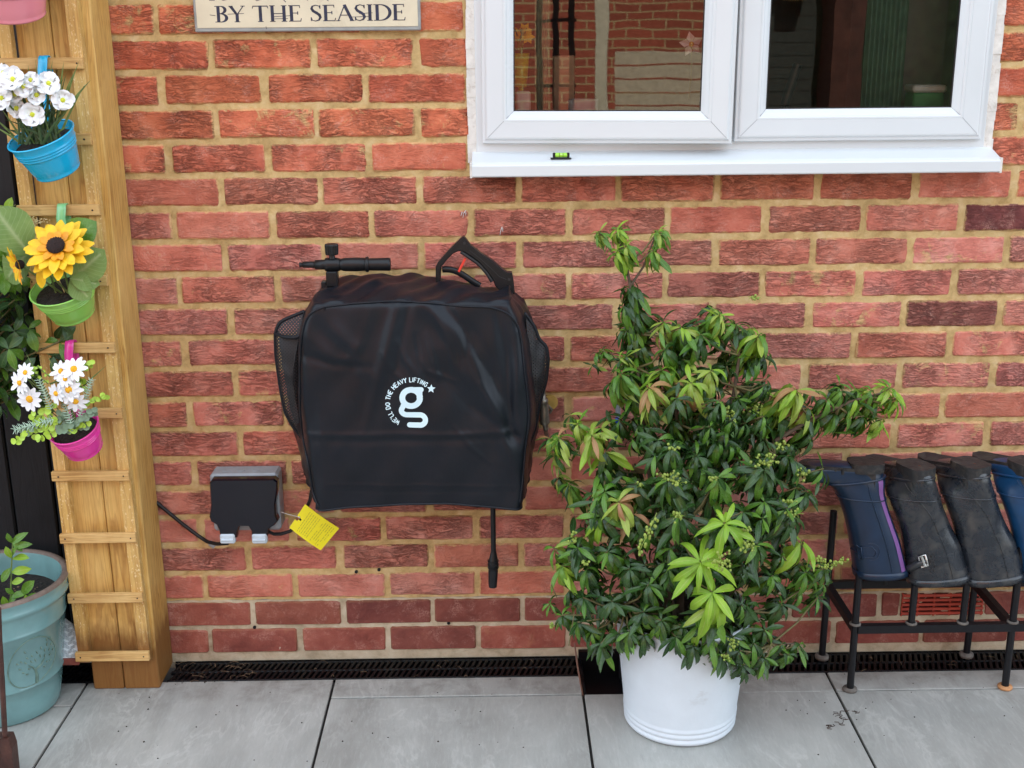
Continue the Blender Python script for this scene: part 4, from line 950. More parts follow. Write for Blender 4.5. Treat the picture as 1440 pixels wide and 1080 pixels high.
LB.tube([at(1060, 880, -.38), at(1085, 905, -.38), at(1120, 905, -.37)], [.003, .0025, .0018], 6); limbs += [at(1085, 905, -.38)]
LB.build('branches', MT['bark'], sh)
TB = MB()
for c, n in tips:
    nb_ = min(limbs, key=lambda p: (p-c).length+max(0, p.z-c.z)*1.5); m_ = nb_.lerp(c, .55)+V((0, 0, -.012)); TB.tube([nb_, m_, c], [.0028, .0022, .0016], 5, cap=False)
TB.tube([at(800, 908, -.40), at(808, 860, -.38)], .0012, 5); TB.tube([at(783, 840, -.38), at(775, 822, -.40)], .0012, 5)
TB.build('twigs', MT['stem'], sh, kind='stuff')
# bare twig hanging to the ground left of the planter
mb = MB(); mb.tube([at(808, 905, -.20), at(812, 935, -.19), at(817, 965, -.19), at(820, 978, -.19)], [.0018, .0024, .0022, .0012], 6); mb.build('dry_twig', simple('reddish_twig', (.20, .10, .07), .7), sh)
# bud clusters
def buds(px, py, Y, n, sx, sy, r=.0030, ang=0):
    c = at(px, py, Y); mb = MB(); k = .00146
    for i in range(n):
        u, v = q.gauss(0, .5), q.gauss(0, .5); u = max(-1, min(1, u)); v = max(-1, min(1, v))
        x = (u*sx*math.cos(ang)-v*sy*math.sin(ang))*k; z = (u*sx*math.sin(ang)+v*sy*math.cos(ang))*k
        p = c+V((x, q.uniform(-.008, .008), z)); mb.sphere(p, r*q.uniform(.75, 1.15), 7, 5, (1, 1, 1.1))
    mb.build('bud_cluster', MT['bud'], sh); mb = MB()
    for i in range(5):
        a = i*1.3; mb.tube([c+V((0, .015, -.01)), c+V((math.cos(a)*sx*k*.5, 0, math.sin(a)*sy*k*.5)), c+V((math.cos(a)*sx*k*.85, -.003, math.sin(a)*sy*k*.85))], .0007, 4)
    mb.build('bud_stalk', MT['lf_olive'], sh)
for a in ((1022, 580, -.33, 22, 14, 12), (1030, 592, -.33, 8, 6, 10), (1075, 648, -.41, 24, 19, 15), (940, 670, -.45, 16, 16, 9), (955, 678, -.45, 8, 9, 5), (946, 630, -.41, 8, 9, 5), (1003, 672, -.43, 7, 9, 4), (953, 725, -.46, 14, 11, 9),
          (1012, 790, -.545, 34, 15, 15), (1056, 768, -.49, 18, 14, 9), (1050, 745, -.48, 8, 7, 5), (1118, 722, -.40, 14, 14, 8), (1110, 705, -.40, 6, 12, 3), (1130, 665, -.33, 12, 9, 12), (1100, 625, -.33, 10, 12, 8), (1163, 795, -.39, 18, 13, 8), (1180, 790, -.39, 14, 13, 4), (1152, 785, -.39, 9, 8, 5),
          (1030, 905, -.49, 14, 8, 14), (1022, 925, -.49, 7, 8, 5), (806, 755, -.41, 10, 7, 10), (822, 790, -.42, 6, 7, 4), (1060, 575, -.28, 12, 14, 7), (1083, 760, -.3, 3, 4, 4), (845, 612, -.36, 5, 7, 4), (900, 682, -.40, 5, 6, 5), (775, 880, -.37, 5, 4, 5), (1060, 418, -.24, 6, 12, 3)): buds(*a)
c0, c1 = at(920, 730, -.45), at(898, 778, -.46); mb = MB()
for i in range(26):
    u = i/25; p = c0.lerp(c1, u); mb.sphere(p+V((q.uniform(-.009, .009), q.uniform(-.008, .004), q.uniform(-.002, .002))), .0033, 7, 5, (1, 1, 1.25))
mb.tube([c0+V((.006, .01, .01)), c0, c1], .0008, 5); mb.build('bud_cluster', MT['bud'], sh)

# ================================================================== WASHER UNDER ITS COVER
cv = empty('covered_washer', (-.19, -.12, .75), 'wall mounted pressure washer under a black fabric cover with a white logo', 'pressure washer')
YF = -.245
def pxrow(L, Y): return [(at(x, y, Y).z, at(x, y, Y).x) for (x, y) in L]
def interp(L, z):
    L = sorted(L)
    if z <= L[0][0]: return L[0][1]
    for (a, b) in zip(L, L[1:]):
        if z <= b[0]: return a[1]+(b[1]-a[1])*(z-a[0])/(b[0]-a[0])
    return L[-1][1]
FLx = pxrow([(436, 432), (426, 450), (421, 480), (419, 520), (420, 560), (424, 600), (432, 640), (437, 680), (441, 700), (447, 716)], YF)
FRx = pxrow([(722, 432), (733, 450), (738, 480), (744, 520), (749, 560), (746, 600), (741, 640), (738, 680), (735, 706), (731, 716)], YF)
BLx = pxrow([(466, 392), (440, 415), (425, 440), (415, 470), (409, 520), (406, 560), (411, 600), (421, 640), (432, 680), (442, 705)], -.03)
BRx = pxrow([(712, 400), (738, 420), (748, 445), (755, 480), (760, 520), (762, 560), (757, 600), (749, 640), (742, 680), (737, 705)], -.03)
def bottom_z(x):
    u = (x+.41)/.45
    return at(450, 716, YF).z - .004 + .0135*math.sin(PI*min(1, max(0, u)))**1.2 + (.0 if u < .8 else -.004*(u-.8)*5)
ZT = at(580, 425, YF).z
folds = [  # polyline in photo pixels, width (m), height (m)
 ([(572, 405), (600, 430), (640, 468), (675, 530), (700, 590), (722, 650), (735, 700)], .016, .0085),
 ([(588, 405), (625, 432), (662, 470), (694, 530), (716, 590), (733, 640)], .013, -.0065),
 ([(566, 400), (556, 440), (545, 490), (528, 550), (512, 610)], .012, .0055), ([(578, 420), (566, 470), (558, 520)], .009, -.004),
 ([(448, 436), (470, 462), (500, 490), (520, 530)], .016, .006), ([(432, 470), (470, 505), (505, 512)], .014, .004),
 ([(425, 500), (470, 512), (520, 515)], .009, -.004), ([(610, 440), (632, 480), (640, 520)], .007, .0035), ([(600, 470), (612, 510), (616, 530)], .006, .003), ([(585, 470), (592, 510), (604, 535)], .005, -.0028), ([(560, 480), (570, 505), (590, 530)], .006, .0032), ([(625, 490), (650, 520), (690, 560), (725, 600)], .015, .0055), ([(618, 520), (660, 570), (715, 605), (742, 628)], .012, -.0045),
 ([(425, 612), (560, 609), (640, 610), (725, 606)], .006, .0028), ([(445, 620), (600, 618), (735, 616)], .008, -.0022), ([(455, 681), (600, 682), (725, 684)], .0035, .0022), ([(455, 690), (600, 691), (725, 692)], .004, -.0015),
 ([(700, 440), (712, 500), (716, 560), (720, 620)], .010, -.0065), ([(726, 470), (727, 540), (724, 600)], .010, .0055), ([(640, 436), (668, 480), (690, 520)], .008, .0035), ([(520, 440), (508, 480), (480, 520)], .012, .0035), ([(500, 600), (470, 640), (455, 690)], .015, .003), ([(640, 600), (665, 630), (690, 650)], .005, .0022), ([(655, 598), (672, 615), (700, 640)], .004, -.0018), ([(450, 560), (452, 620), (458, 700)], .010, .003),
 ([(540, 495), (552, 520), (575, 540)], .006, .0025), ([(650, 455), (658, 500), (672, 530)], .006, -.003), ([(590, 500), (600, 520), (640, 535)], .005, .0022)]
FP = []
for (P, w_, h_) in folds:
    pts = [at(x, y, YF) for x, y in P]; FP.append((np.array([(p.x, p.z) for p in pts]), w_, h_))
def fold_disp(x, z):
    d = 0.0
    for P, w_, h_ in FP:
        a = P[:-1]; b = P[1:]; ab = b-a; t_ = ((x-a[:, 0])*ab[:, 0]+(z-a[:, 1])*ab[:, 1])/(ab**2).sum(1); t_ = np.clip(t_, 0, 1)
        c = a+ab*t_[:, None]; dd = ((c[:, 0]-x)**2+(c[:, 1]-z)**2); i = int(dd.argmin()); s_ = (i+t_[i])/len(a)
        dd = dd[i]/(w_*1.25)**2
        if dd < 9: d += (1.0 if w_ > .0045 else .45)*h_*math.exp(-dd*1.2)*(math.sin(PI*min(1, max(0, .08+s_*.84)))**.6)
    return d
def big_disp(x, z):
    return .010*math.sin((x+.41)/.47*PI)*math.sin(min(1, max(0, (z-.5)/.46))*PI)+.0018*math.sin(x*31+z*17)+.0013*math.sin(x*57-z*41+1)
NU_S, NU_F = 22, 170
rows = []
NV = 170
for j in range(NV+1):
    v = j/NV; row = []
    for i in range(NU_S): row.append(('L', i/NU_S))
    for i in range(NU_F+1): row.append(('F', i/NU_F))
    for i in range(1, NU_S+1): row.append(('R', i/NU_S))
    zz = bottom_z(-.2)+(ZT-bottom_z(-.2))*v
    P = []
    xfl, xfr, xbl, xbr = interp(FLx, zz), interp(FRx, zz), interp(BLx, zz), interp(BRx, zz)
    for kd, u in row:
        if kd == 'F':
            x = xfl+(xfr-xfl)*u; z = bottom_z(x)+(ZT-bottom_z(x))*v; y = YF
        elif kd == 'L': x = xbl+(xfl-xbl)*u; y = -.02+(YF+.02)*u; z = zz-.004*(1-u)
        else: x = xfr+(xbr-xfr)*u; y = YF+(-.02-YF)*u; z = zz-.004*u
        P.append([x, y, z])
    rows.append(P)
NT_ = 44
top_last = [list(p) for p in rows[-1]]
TBK = [(at(x, y, -.012).x, at(x, y, -.012).z) for (x, y) in ((462, 398), (480, 389), (530, 386), (590, 386), (640, 396), (690, 405), (715, 412))]
for j in range(1, NT_+1):
    v = j/NT_; P = []; n = len(top_last)
    for i, p in enumerate(top_last):
        s_ = i/(n-1); xb = TBK[0][0]+(TBK[-1][0]-TBK[0][0])*s_
        zb_ = interp([(a, b) for a, b in TBK], xb)
        fz = p[2]; x = p[0]+(xb-p[0])*v**1.1; y = p[1]+(-.012-p[1])*v; z = fz+(zb_-fz)*v+.010*math.sin(PI*v)
        P.append([x, y, z])
    rows.append(P)
A = np.array(rows)
for it in range(42):
    B_ = A.copy(); B_[1:-1, 1:-1] = .25*(A[:-2, 1:-1]+A[2:, 1:-1]+A[1:-1, :-2]+A[1:-1, 2:]); B_[0, 1:-1] = .5*A[0, 1:-1]+.25*(A[0, :-2]+A[0, 2:]); B_[0, :, 2] = A[0, :, 2]; A = A*.4+B_*.6
# displace along normals
du = np.zeros_like(A); dv = np.zeros_like(A); du[:, 1:-1] = A[:, 2:]-A[:, :-2]; du[:, 0] = A[:, 1]-A[:, 0]; du[:, -1] = A[:, -1]-A[:, -2]
dv[1:-1] = A[2:]-A[:-2]; dv[0] = A[1]-A[0]; dv[-1] = A[-1]-A[-2]
Nn = np.cross(du, dv); Nn /= np.linalg.norm(Nn, axis=2, keepdims=True)+1e-12
for j in range(A.shape[0]):
    for i in range(A.shape[1]):
        x, y, z = A[j, i]
        if y > -.16 and j < NV: 
            k = .0035*math.sin(z*70+y*30)*math.sin(y*60+1); A[j, i] += Nn[j, i]*k; continue
        d = fold_disp(x, z)+(big_disp(x, z) if j <= NV else .0)
        if j > NV:
            d = .5*d + .006*math.sin(x*38+y*12+.6)*math.sin(PI*min(1, (j-NV)/NT_))+.003*math.sin(x*90-y*60)
        A[j, i] += Nn[j, i]*d
from mathutils.bvhtree import BVHTree
mb = MB(); nr, nc = A.shape[:2]; vs = [tuple(p) for p in A.reshape(-1, 3)]
mb.add(vs, [(j*nc+i, j*nc+i+1, (j+1)*nc+i+1, (j+1)*nc+i) for j in range(nr-1) for i in range(nc-1)], True)
cover = mb.build('cover', MT['fabric'], cv)
BV = BVHTree.FromPolygons([V(p) for p in vs], mb.f)
def onto(px, py, lift=.001):
    d = (at(px, py, YF)-CAM).normalized(); h = BV.ray_cast(CAM, d)
    return (h[0]+h[1]*(-lift if h[1].dot(d) > 0 else lift)) if h[0] is not None else at(px, py, YF)
def onto_xz(x, z, lift=.0008):
    h = BV.ray_cast(V((x, -1, z)), V((0, 1, 0)))
    return V((x, h[0].y-lift, z)) if h[0] is not None else V((x, YF-lift, z))
def dens(P, st=4):
    out = []
    for a, b in zip(P, P[1:]):
        L = math.hypot(b[0]-a[0], b[1]-a[1]); n = max(1, int(L/st))
        for i in range(n): out.append((a[0]+(b[0]-a[0])*i/n, a[1]+(b[1]-a[1])*i/n))
    return out+[P[-1]]
def smoothP(P, it=6):
    P = [tuple(p) for p in P]
    for _ in range(it): P = [P[0]]+[((P[i-1][0]+2*P[i][0]+P[i+1][0])/4, (P[i-1][1]+2*P[i][1]+P[i+1][1])/4) for i in range(1, len(P)-1)]+[P[-1]]
    return P
pip = smoothP(dens([(448, 712), (441, 695), (436, 660), (427, 620), (423, 580), (422, 520), (424, 480), (428, 455), (436, 440), (452, 432), (500, 427), (560, 423.5), (610, 427), (650, 431), (692, 432), (715, 440), (728, 456), (733, 480), (737, 520), (742, 560), (744, 590), (738, 630), (734, 680), (731, 706)], 4))
mb = MB(); mb.tube([onto(x, y, .0012) for x, y in pip], .0022, 8); mb.build('piping', MT['fabric'], cv)
mb = MB(); hem = []
for i in range(0, nc): hem.append(V(A[0, i])+V((0, .0, .0005)))
mb.tube(hem, .0026, 8); mb.build('hem', MT['fabric'], cv)
# underside closure a little way up inside
mb = MB(); lowr = [V(A[6, i])+V((0, .012, 0)) for i in range(2, nc-2, 3)]; mb.add(lowr, [tuple(range(len(lowr)))]); mb.build('underside', MT['blkplastic'], cv)
# side pockets of netting
def pocket(P, Yw, name, puff):
    """closed pouch: outline in photo pixels at depth Yw, bulging towards the viewer"""
    pts = [at(x, y, Yw) for x, y in smoothP(dens(P+[P[0]], 3), 3)]; c = sum(pts, V())/len(pts); mb = MB(); K = 9
    vs = []; n = len(pts)
    for k in range(K+1):
        s_ = 1-k/K*.96
        for p in pts:
            w = c+(p-c)*s_; w.y = Yw-puff*(1-s_**2)**.7+.0025*math.sin(w.z*120+w.x*60)*(1-s_); vs.append(w)
    mb.add(vs, [(k*n+i, k*n+(i+1) % n, (k+1)*n+(i+1) % n, (k+1)*n+i) for k in range(K) for i in range(n)], True); mb.add(vs[K*n:], [tuple(range(n))])
    mb.build('mesh_pocket', MT['net'], cv)
    mb = MB(); mb.tube(pts, .0042, 8, closed=True); mb.build('pocket_binding', MT['fabric'], cv)
pocket([(428, 438), (408, 446), (393, 453), (387, 468), (388, 500), (395, 550), (401, 580), (412, 600), (428, 620)], -.14, 'l', .03)
pocket([(738, 440), (752, 460), (758, 478), (768, 486), (771, 505), (768, 535), (758, 570), (752, 605), (738, 640)], -.14, 'r', .03)
mb = MB(); mb.tube([at(386.5, 469, -.14), at(400, 474, -.165), at(415, 475, -.17), at(428, 470, -.17)], .004, 8); mb.build('pocket_binding', MT['fabric'], cv)
for P in ([(740, 470), (757, 482), (767, 492), (766, 535), (756, 570), (750, 605), (738, 632)], [(392, 476), (398, 520), (408, 575), (424, 615), (431, 640), (436, 600), (432, 540), (430, 470)],):
    mb = MB(); pts = [at(x, y, -.105) for x, y in P]; mb.add(pts, [tuple(range(len(pts)))]); mb.build('pocket_lining', MT['fabric'], cv)
# cords at the corners
mb = MB(); mb.tube([at(459, 402, -.14), at(460, 420, -.20), at(457, 436, -.25)], .0014, 6); mb.tube([at(716, 402, -.12), at(716, 415, -.16), at(711, 432, -.235)], .0022, 6); mb.build('draw_cord', MT['blkplastic'], cv)
# logo, printed on the front
LG = MB()
def LQ(px, py): p = at(px, py, YF-.01); return onto_xz(p.x, p.z, .0007)
def ribbon(P, w, mbx, caps=True):
    P = [V((a, b, 0)) for a, b in P]; vs = []; fs = []
    for i, p in enumerate(P):
        t_ = (P[min(i+1, len(P)-1)]-P[max(i-1, 0)]).normalized(); nn = V((-t_.y, t_.x, 0))*w/2
        for s_ in (-1, -.5, 0, .5, 1): vs.append(LQ(*(p+nn*s_)[:2]))
    for i in range(len(P)-1):
        for k in range(4): a = i*5+k; fs.append((a, a+1, a+6, a+5))
    mbx.add(vs, fs, True)
    if caps:
        for p, pn in ((P[0], P[1]), (P[-1], P[-2])):
            d = (p-pn).normalized(); a0 = math.atan2(d.y, d.x); fan = [LQ(p.x, p.y)]+[LQ(p.x+w/2*math.cos(a0+PI*(t_/8-.5)), p.y+w/2*math.sin(a0+PI*(t_/8-.5))) for t_ in range(9)]
            mbx.add(fan, [(0, i+1, i+2) for i in range(8)], True)
def arcp(cx, cy, rx, ry, a0, a1, n=24): return [(cx+rx*math.cos(math.radians(a0+(a1-a0)*i/n)), cy+ry*math.sin(math.radians(a0+(a1-a0)*i/n))) for i in range(n+1)]
ribbon(arcp(578.2, 559.2, 12.4, 11.6, 0, 360, 40), 8.2, LG, False)                                  # bowl
ribbon([(578, 547.8), (592, 547.8)], 7.6, LG)                                                       # ear
ribbon([(590, 550), (590, 560)], 8, LG, False)
ribbon([(568, 568)]+arcp(572.5, 577, 8.0, 6.3, 215, 90, 14)+[(590, 583.3)]+arcp(590.5, 590.5, 7.8, 7.2, -90, 90, 20)+[(576, 597.7)], 7.4, LG)   # link and tail
star = []
for i in range(10):
    r_ = 6.2 if i % 2 == 0 else 2.9; a = math.radians(-90+36*i+4); star.append(LQ(606.3+r_*math.cos(a), 546.8+r_*math.sin(a)))
LG.add([LQ(606.3, 546.8)]+star, [(0, i+1, (i+1) % 10+1) for i in range(10)])
TXT = "WE'LL DO THE HEAVY LIFTING"
GL = {'W': [[(0, 1), (.22, 0), (.42, .8), (.62, 0), (.84, 1)]], 'E': [[(.5, 1), (0, 1), (0, 0), (.5, 0)], [(0, .52), (.44, .52)]], "'": [[(.1, 1.05), (.06, .75)]], 'L': [[(0, 1), (0, 0), (.48, 0)]], 'D': [[(0, 0), (0, 1), (.3, 1), (.52, .8), (.58, .5), (.52, .2), (.3, 0), (0, 0)]],
      'O': [[(.32, 1), (.08, .82), (0, .5), (.08, .18), (.32, 0), (.56, .18), (.64, .5), (.56, .82), (.32, 1)]], 'T': [[(0, 1), (.6, 1)], [(.3, 1), (.3, 0)]], 'H': [[(0, 0), (0, 1)], [(.56, 0), (.56, 1)], [(0, .52), (.56, .52)]], 'A': [[(0, 0), (.31, 1), (.62, 0)], [(.12, .34), (.5, .34)]], 'V': [[(0, 1), (.3, 0), (.6, 1)]], 'Y': [[(0, 1), (.28, .48), (.56, 1)], [(.28, .48), (.28, 0)]],
      'I': [[(.05, 0), (.05, 1)]], 'F': [[(.48, 1), (0, 1), (0, 0)], [(0, .52), (.42, .52)]], 'N': [[(0, 0), (0, 1), (.54, 0), (.54, 1)]], 'G': [[(.56, .8), (.32, 1), (.08, .82), (0, .5), (.08, .18), (.32, 0), (.58, .14), (.58, .48), (.36, .48)]], ' ': []}
WDT = {'W': .84, 'E': .5, "'": .16, 'L': .48, 'D': .58, 'O': .64, 'T': .6, 'H': .56, 'A': .62, 'V': .6, 'Y': .56, 'I': .1, 'F': .46, 'N': .54, 'G': .58, ' ': .26}
cx, cy, rb = 578.5, 567.0, 30.3; hh = 6.3; gap = .26
tot = sum(WDT[c]+gap for c in TXT)-gap; A0, A1 = math.radians(122.0), math.radians(310.5)       # clockwise on screen from lower left
s_ = 0
for ch in TXT:
    for st in GL[ch]:
        den = []
        for a, b in zip(st, st[1:]):
            for k in range(3): den.append((a[0]+(b[0]-a[0])*k/3, a[1]+(b[1]-a[1])*k/3))
        den.append(st[-1]); PP = []
        for (u, v) in den:
            an = A0+(A1-A0)*(s_+u)/tot; rr = rb+v*hh; PP.append((cx+rr*math.cos(an), cy+rr*math.sin(an)))
        vs = []; P3 = [V((a, b, 0)) for a, b in PP]
        for i, p in enumerate(P3):
            t_ = (P3[min(i+1, len(P3)-1)]-P3[max(i-1, 0)]).normalized(); nn = V((-t_.y, t_.x, 0))*.62
            vs += [LQ(*(p+nn)[:2]), LQ(*(p-nn)[:2])]
        LG.add(vs, [(2*i, 2*i+1, 2*i+3, 2*i+2) for i in range(len(P3)-1)])
    s_ += WDT[ch]+gap
LG.build('logo', MT['print'], cv)

# ---- spray lance under the cover
ln = empty('spray_lance', at(693, 720, -.15), 'black spray lance hanging below the covered washer', 'lance')
YL = -.12; mb = MB(); mb.tube([at(693, 700, YL), at(694, 782, YL)], .0062, 14); mb.build('tube', MT['blkplastic'], ln)
mb = MB(); mb.tube([at(694, 775, YL), at(694, 784, YL), at(693.5, 790, YL), at(693.5, 798, YL), at(693.5, 798.3, YL), at(693.5, 802, YL), at(693, 818, YL), at(693, 825, YL)], [.0062, .0098, .0125, .0130, .0118, .0118, .0108, .0098], 18); mb.build('nozzle', MT['blkplastic'], ln)
mb = MB()
for z_ in (788, 793, 797): mb.tube([at(693.6, z_, YL), at(693.6, z_+1, YL)], .0136, 18)
mb.build('grip_ring', MT['blkplastic'], ln)

# ---- foam nozzle on top
fn = empty('foam_nozzle', at(470, 390, -.10), 'black snow foam nozzle with adjusting knob clipped above the washer cover', 'nozzle')
YN = -.11
def hb(name, seg):
    mb = MB(); pts = []; rs = []
    for (x, r_) in seg: pts.append(at(x, 372.0-(x-480)*.006, YN)); rs.append(r_*.00158)
    mb.tube(pts, rs, 22); return mb.build(name, MT['blkplastic'], fn)
hb('tip', [(421, 3.4), (426, 3.4), (426.2, 4.4), (440, 4.6), (443, 5.4), (443.3, 6.6), (457, 7.2), (458, 7.2)]); hb('collar', [(457.5, 9.0), (459, 9.6), (474, 9.6), (478, 8.6)])
hb('barrel', [(477, 7.2), (480, 8.2), (484, 9.3), (500, 9.8), (514, 9.2), (515, 8.5)]); hb('ring', [(514, 9.8), (515, 10.8), (518, 10.8), (519, 9.2)]); hb('shroud', [(519, 8.6), (546, 9.2), (549, 8.8), (549.2, 7.0), (545, 6.6)])
mb = MB(); k0 = at(466, 343, YN); kb = at(466, 358, YN); prof = []
nk = 22
for zz, rr in ((kb.z, .0138), (kb.z+.003, .0146), (k0.z-.003, .0150), (k0.z, .0138), (k0.z+.001, .001)): prof.append((rr, zz))
vs = []
for (r_, z_) in prof:
    for k in range(nk*2): a = PI*k/nk; rr = r_*(1 if k % 2 else .93); vs.append((k0.x+rr*math.cos(a), YN+rr*math.sin(a), z_))
n = nk*2; mb.add(vs, [(i*n+k, i*n+(k+1) % n, (i+1)*n+(k+1) % n, (i+1)*n+k) for i in range(len(prof)-1) for k in range(n)]); mb.build('knob', MT['blkplastic'], fn)
mb = MB(); mb.tube([(k0.x, YN, kb.z), (k0.x, YN, at(466, 366, YN).z)], [.006, .008], 14); mb.build('neck', MT['blkplastic'], fn)
mb = MB(); a, b = at(459, 381, YN), at(476, 402, YN); mb.box((a.x, YN-.014, b.z), (b.x, YN+.014, a.z), .002); b2 = at(452, 395, YN); mb.box((b2.x, YN-.010, b.z-.004), (a.x, YN+.012, b2.z), .002); mb.build('holder', MT['blkplastic'], fn)

# ---- trigger gun
gn = empty('trigger_gun', at(665, 370, -.10), 'black trigger gun handle with red lock rising above the washer cover', 'trigger gun')
def poly(L, Y): return [(at(x, y, Y).x, at(x, y, Y).z) for x, y in L]
YG = -.085; GO = [(613, 400), (613, 374), (616, 368), (632, 350), (650.5, 332), (653, 332), (662, 344), (676, 355), (692, 365), (706, 377), (713, 382), (720, 382.5), (722, 392), (724, 412), (712, 416), (697, 402), (693, 392), (686, 382), (674, 368), (662, 359), (652, 353), (645, 352), (638, 355), (629, 364), (621, 374), (620, 381), (620, 400)]
outl = poly(GO, YG); n = len(outl)
cxm = V((sum(p[0] for p in outl)/n, sum(p[1] for p in outl)/n, 0))
mb = MB(); 
def offp(pl, d):
    out = []
    for i in range(len(pl)):
        a, b, c = pl[i-1], pl[i], pl[(i+1) % len(pl)]; t1 = V((b[0]-a[0], b[1]-a[1], 0)).normalized(); t2 = V((c[0]-b[0], c[1]-b[1], 0)).normalized(); t_ = (t1+t2)
        t_ = t_.normalized() if t_.length > 1e-4 else t1; out.append((b[0]+t_.y*d, b[1]-t_.x*d))
    return out
area = sum(outl[i-1][0]*outl[i][1]-outl[i][0]*outl[i-1][1] for i in range(n)); sg_ = -1 if area > 0 else 1
inn = offp(outl, .0022*sg_)
L0 = [(x, YG-.0135, z) for x, z in inn]; L1 = [(x, YG-.0105, z) for x, z in outl]; L2 = [(x, YG+.0105, z) for x, z in outl]
mb.add(L0+L1+L2, [tuple(range(n))]); mb.add(L0+L1+L2, [(i, (i+1) % n, (i+1) % n+n, i+n) for i in range(n)]+[(i+n, (i+1) % n+n, (i+1) % n+2*n, i+2*n) for i in range(n)]); mb.add(L2, [tuple(range(n))[::-1]])
mb.build('grip', MT['blkplastic'], gn)
mb = MB(); seam = [(660, 352), (678, 366), (690, 377), (702, 389), (712, 393)]; mb.tube([at(x, y, YG-.0137) for x, y in seam], .0007, 5)
for (x, y) in ((653, 342), (716, 393)): p = at(x, y, YG-.0137); mb.tube([p, p+V((0, -.0012, 0))], .0032, 12); 
mb.build('seam_and_screws', MT['gasket'], gn)
mb = MB(); mb.tube([at(x, y, YG) for x, y in smoothP(dens([(622, 379), (631, 378.5), (642, 381), (652, 387), (662, 394), (675, 402)], 3), 3)], .0052, 10, flat=1.4); mb.build('trigger', MT['blkplastic'], gn)
mb = MB(); mb.tube([at(x, y, YG-.008) for x, y in smoothP(dens([(648, 354), (660, 362), (673, 371), (684, 383), (692, 396)], 3), 2)], .0042, 8); mb.build('rubber_pad', MT['gasket'], gn)
a, b = at(645, 382, YG-.004), at(654.5, 363, YG-.004); dv_ = (b-a); mb = MB(); an = math.atan2(dv_.x, dv_.z); c = (a+b)/2; L = dv_.length/2
mb.box((c.x-.0026, c.y-.005, c.z-L), (c.x+.0026, c.y+.005, c.z+L), .0008, rot=(0, an, 0)); mb.build('safety_lock', MT['red'], gn)

# ---- double outdoor socket
so = empty('outdoor_socket', at(345, 720, -.04), 'grey weatherproof double socket with glossy black lid on the wall', 'socket')
a, b = at(298, 664, -.035), at(398, 740, -.035); mb = MB(); mb.box((a.x, -.062, b.z), (b.x, -.0015, a.z+.004), .006); mb.build('back_box', MT['greyplastic'], so)
for i in range(3):
    mb = MB(); xx = a.x+.035+i*.035; mb.tube([(xx, -.035, a.z+.0038), (xx, -.035, a.z+.0052)], .0095, 16, flat=.8); mb.build('knockout', MT['greyplastic'], so)
YS = -.088; Lp = [(294, 680), (298, 675), (385, 674), (390, 678), (390, 690), (387, 710), (388, 726), (391, 733), (386, 739), (378, 744), (377, 752), (375, 757), (354, 757), (353, 748), (349, 741), (337, 741), (334, 748), (333, 757), (310, 757), (308, 748), (304, 739), (296, 734), (294, 728), (296, 712), (295, 695)]
Pp = poly(Lp, YS); n = len(Pp); inn = offp(Pp, -.003*(-1 if sum(Pp[i-1][0]*Pp[i][1]-Pp[i][0]*Pp[i-1][1] for i in range(n)) > 0 else 1)*-1)
mb = MB(); L0 = [(x, YS, z) for x, z in inn]; L1 = [(x, YS+.005, z) for x, z in Pp]; L2 = [(x, -.0625, z) for x, z in Pp]
mb.add(L0+L1+L2, [tuple(range(n))]); mb.add(L0+L1+L2, [(i, (i+1) % n, (i+1) % n+n, i+n) for i in range(n)]+[(i+n, (i+1) % n+n, (i+1) % n+2*n, i+2*n) for i in range(n)]); mb.build('lid', MT['gloss_blk'], so)
for (x0_, x1_) in ((309, 331), (354, 376)):
    mb = MB(); a, b = at(x0_, 751, YS), at(x1_, 764, YS); mb.box((a.x, YS-.004, b.z), (b.x, YS+.014, a.z), .003); mb.tube([(a.x+.003, YS-.004, (a.z+b.z)/2-.002), (b.x-.003, YS-.004, (a.z+b.z)/2-.002)], .003, 8); mb.build('latch', MT['clip'], so)
mb = MB(); mb.tube([at(x, y, Y) for x, y, Y in ((215, 700, -.004), (219, 706, -.008), (235, 719, -.010), (258, 738, -.012), (278, 753, -.016), (292, 762, -.03), (305, 765, -.05), (320, 764, -.07), (326, 758, -.075))], .0046, 10)
mb.tube([at(x, y, Y) for x, y, Y in ((378, 748, -.07), (385, 751, -.06), (395, 751, -.05), (408, 747, -.045), (420, 738, -.05), (430, 718, -.06), (436, 703, -.08), (438, 690, -.10))], .0042, 10)
mb.build('black_cable', MT['blkplastic'], label='black power cable running from the post to the socket and washer', cat='cable')
mb = MB(); p = at(299, 766, -.014); mb.tube([p+V((-.007, 0, .006)), p+V((.005, 0, -.005))], .0068, 10); mb.build('cable_clip', MT['greyplastic'], label='grey cable clip under the socket', cat='clip')

# ---- yellow tag
YT = -.075; Tq = [at(*p) for p in ((429, 709, YT-.003), (477, 743, YT-.012), (451, 774, YT-.010), (407, 742, YT))]
tg = empty('warning_tag', sum(Tq, V())/4, 'bright yellow card tag hanging between socket and washer', 'tag')
def tq(u, v, l=0): 
    p = Tq[0].lerp(Tq[1], u).lerp(Tq[3].lerp(Tq[2], u), v); return p+V((0, -l-.004*math.sin(u*PI), 0))
mb = MB(); N = 14; vs = []
for j in range(N+1):
    for i in range(N+1): vs.append(tq(i/N, j/N))
skip = {(0, 7), (0, 8), (1, 7)}
fs = [(j*(N+1)+i, j*(N+1)+i+1, (j+1)*(N+1)+i+1, (j+1)*(N+1)+i) for j in range(N) for i in range(N) if (i, j) not in skip]
mb.add(vs, fs, True); off = [V(v)+V((0, .0006, 0)) for v in vs]; mb.add(off, [f[::-1] for f in fs], True); mb.build('card', MT['yellow'], tg)
mb = MB(); qq = random.Random(4)
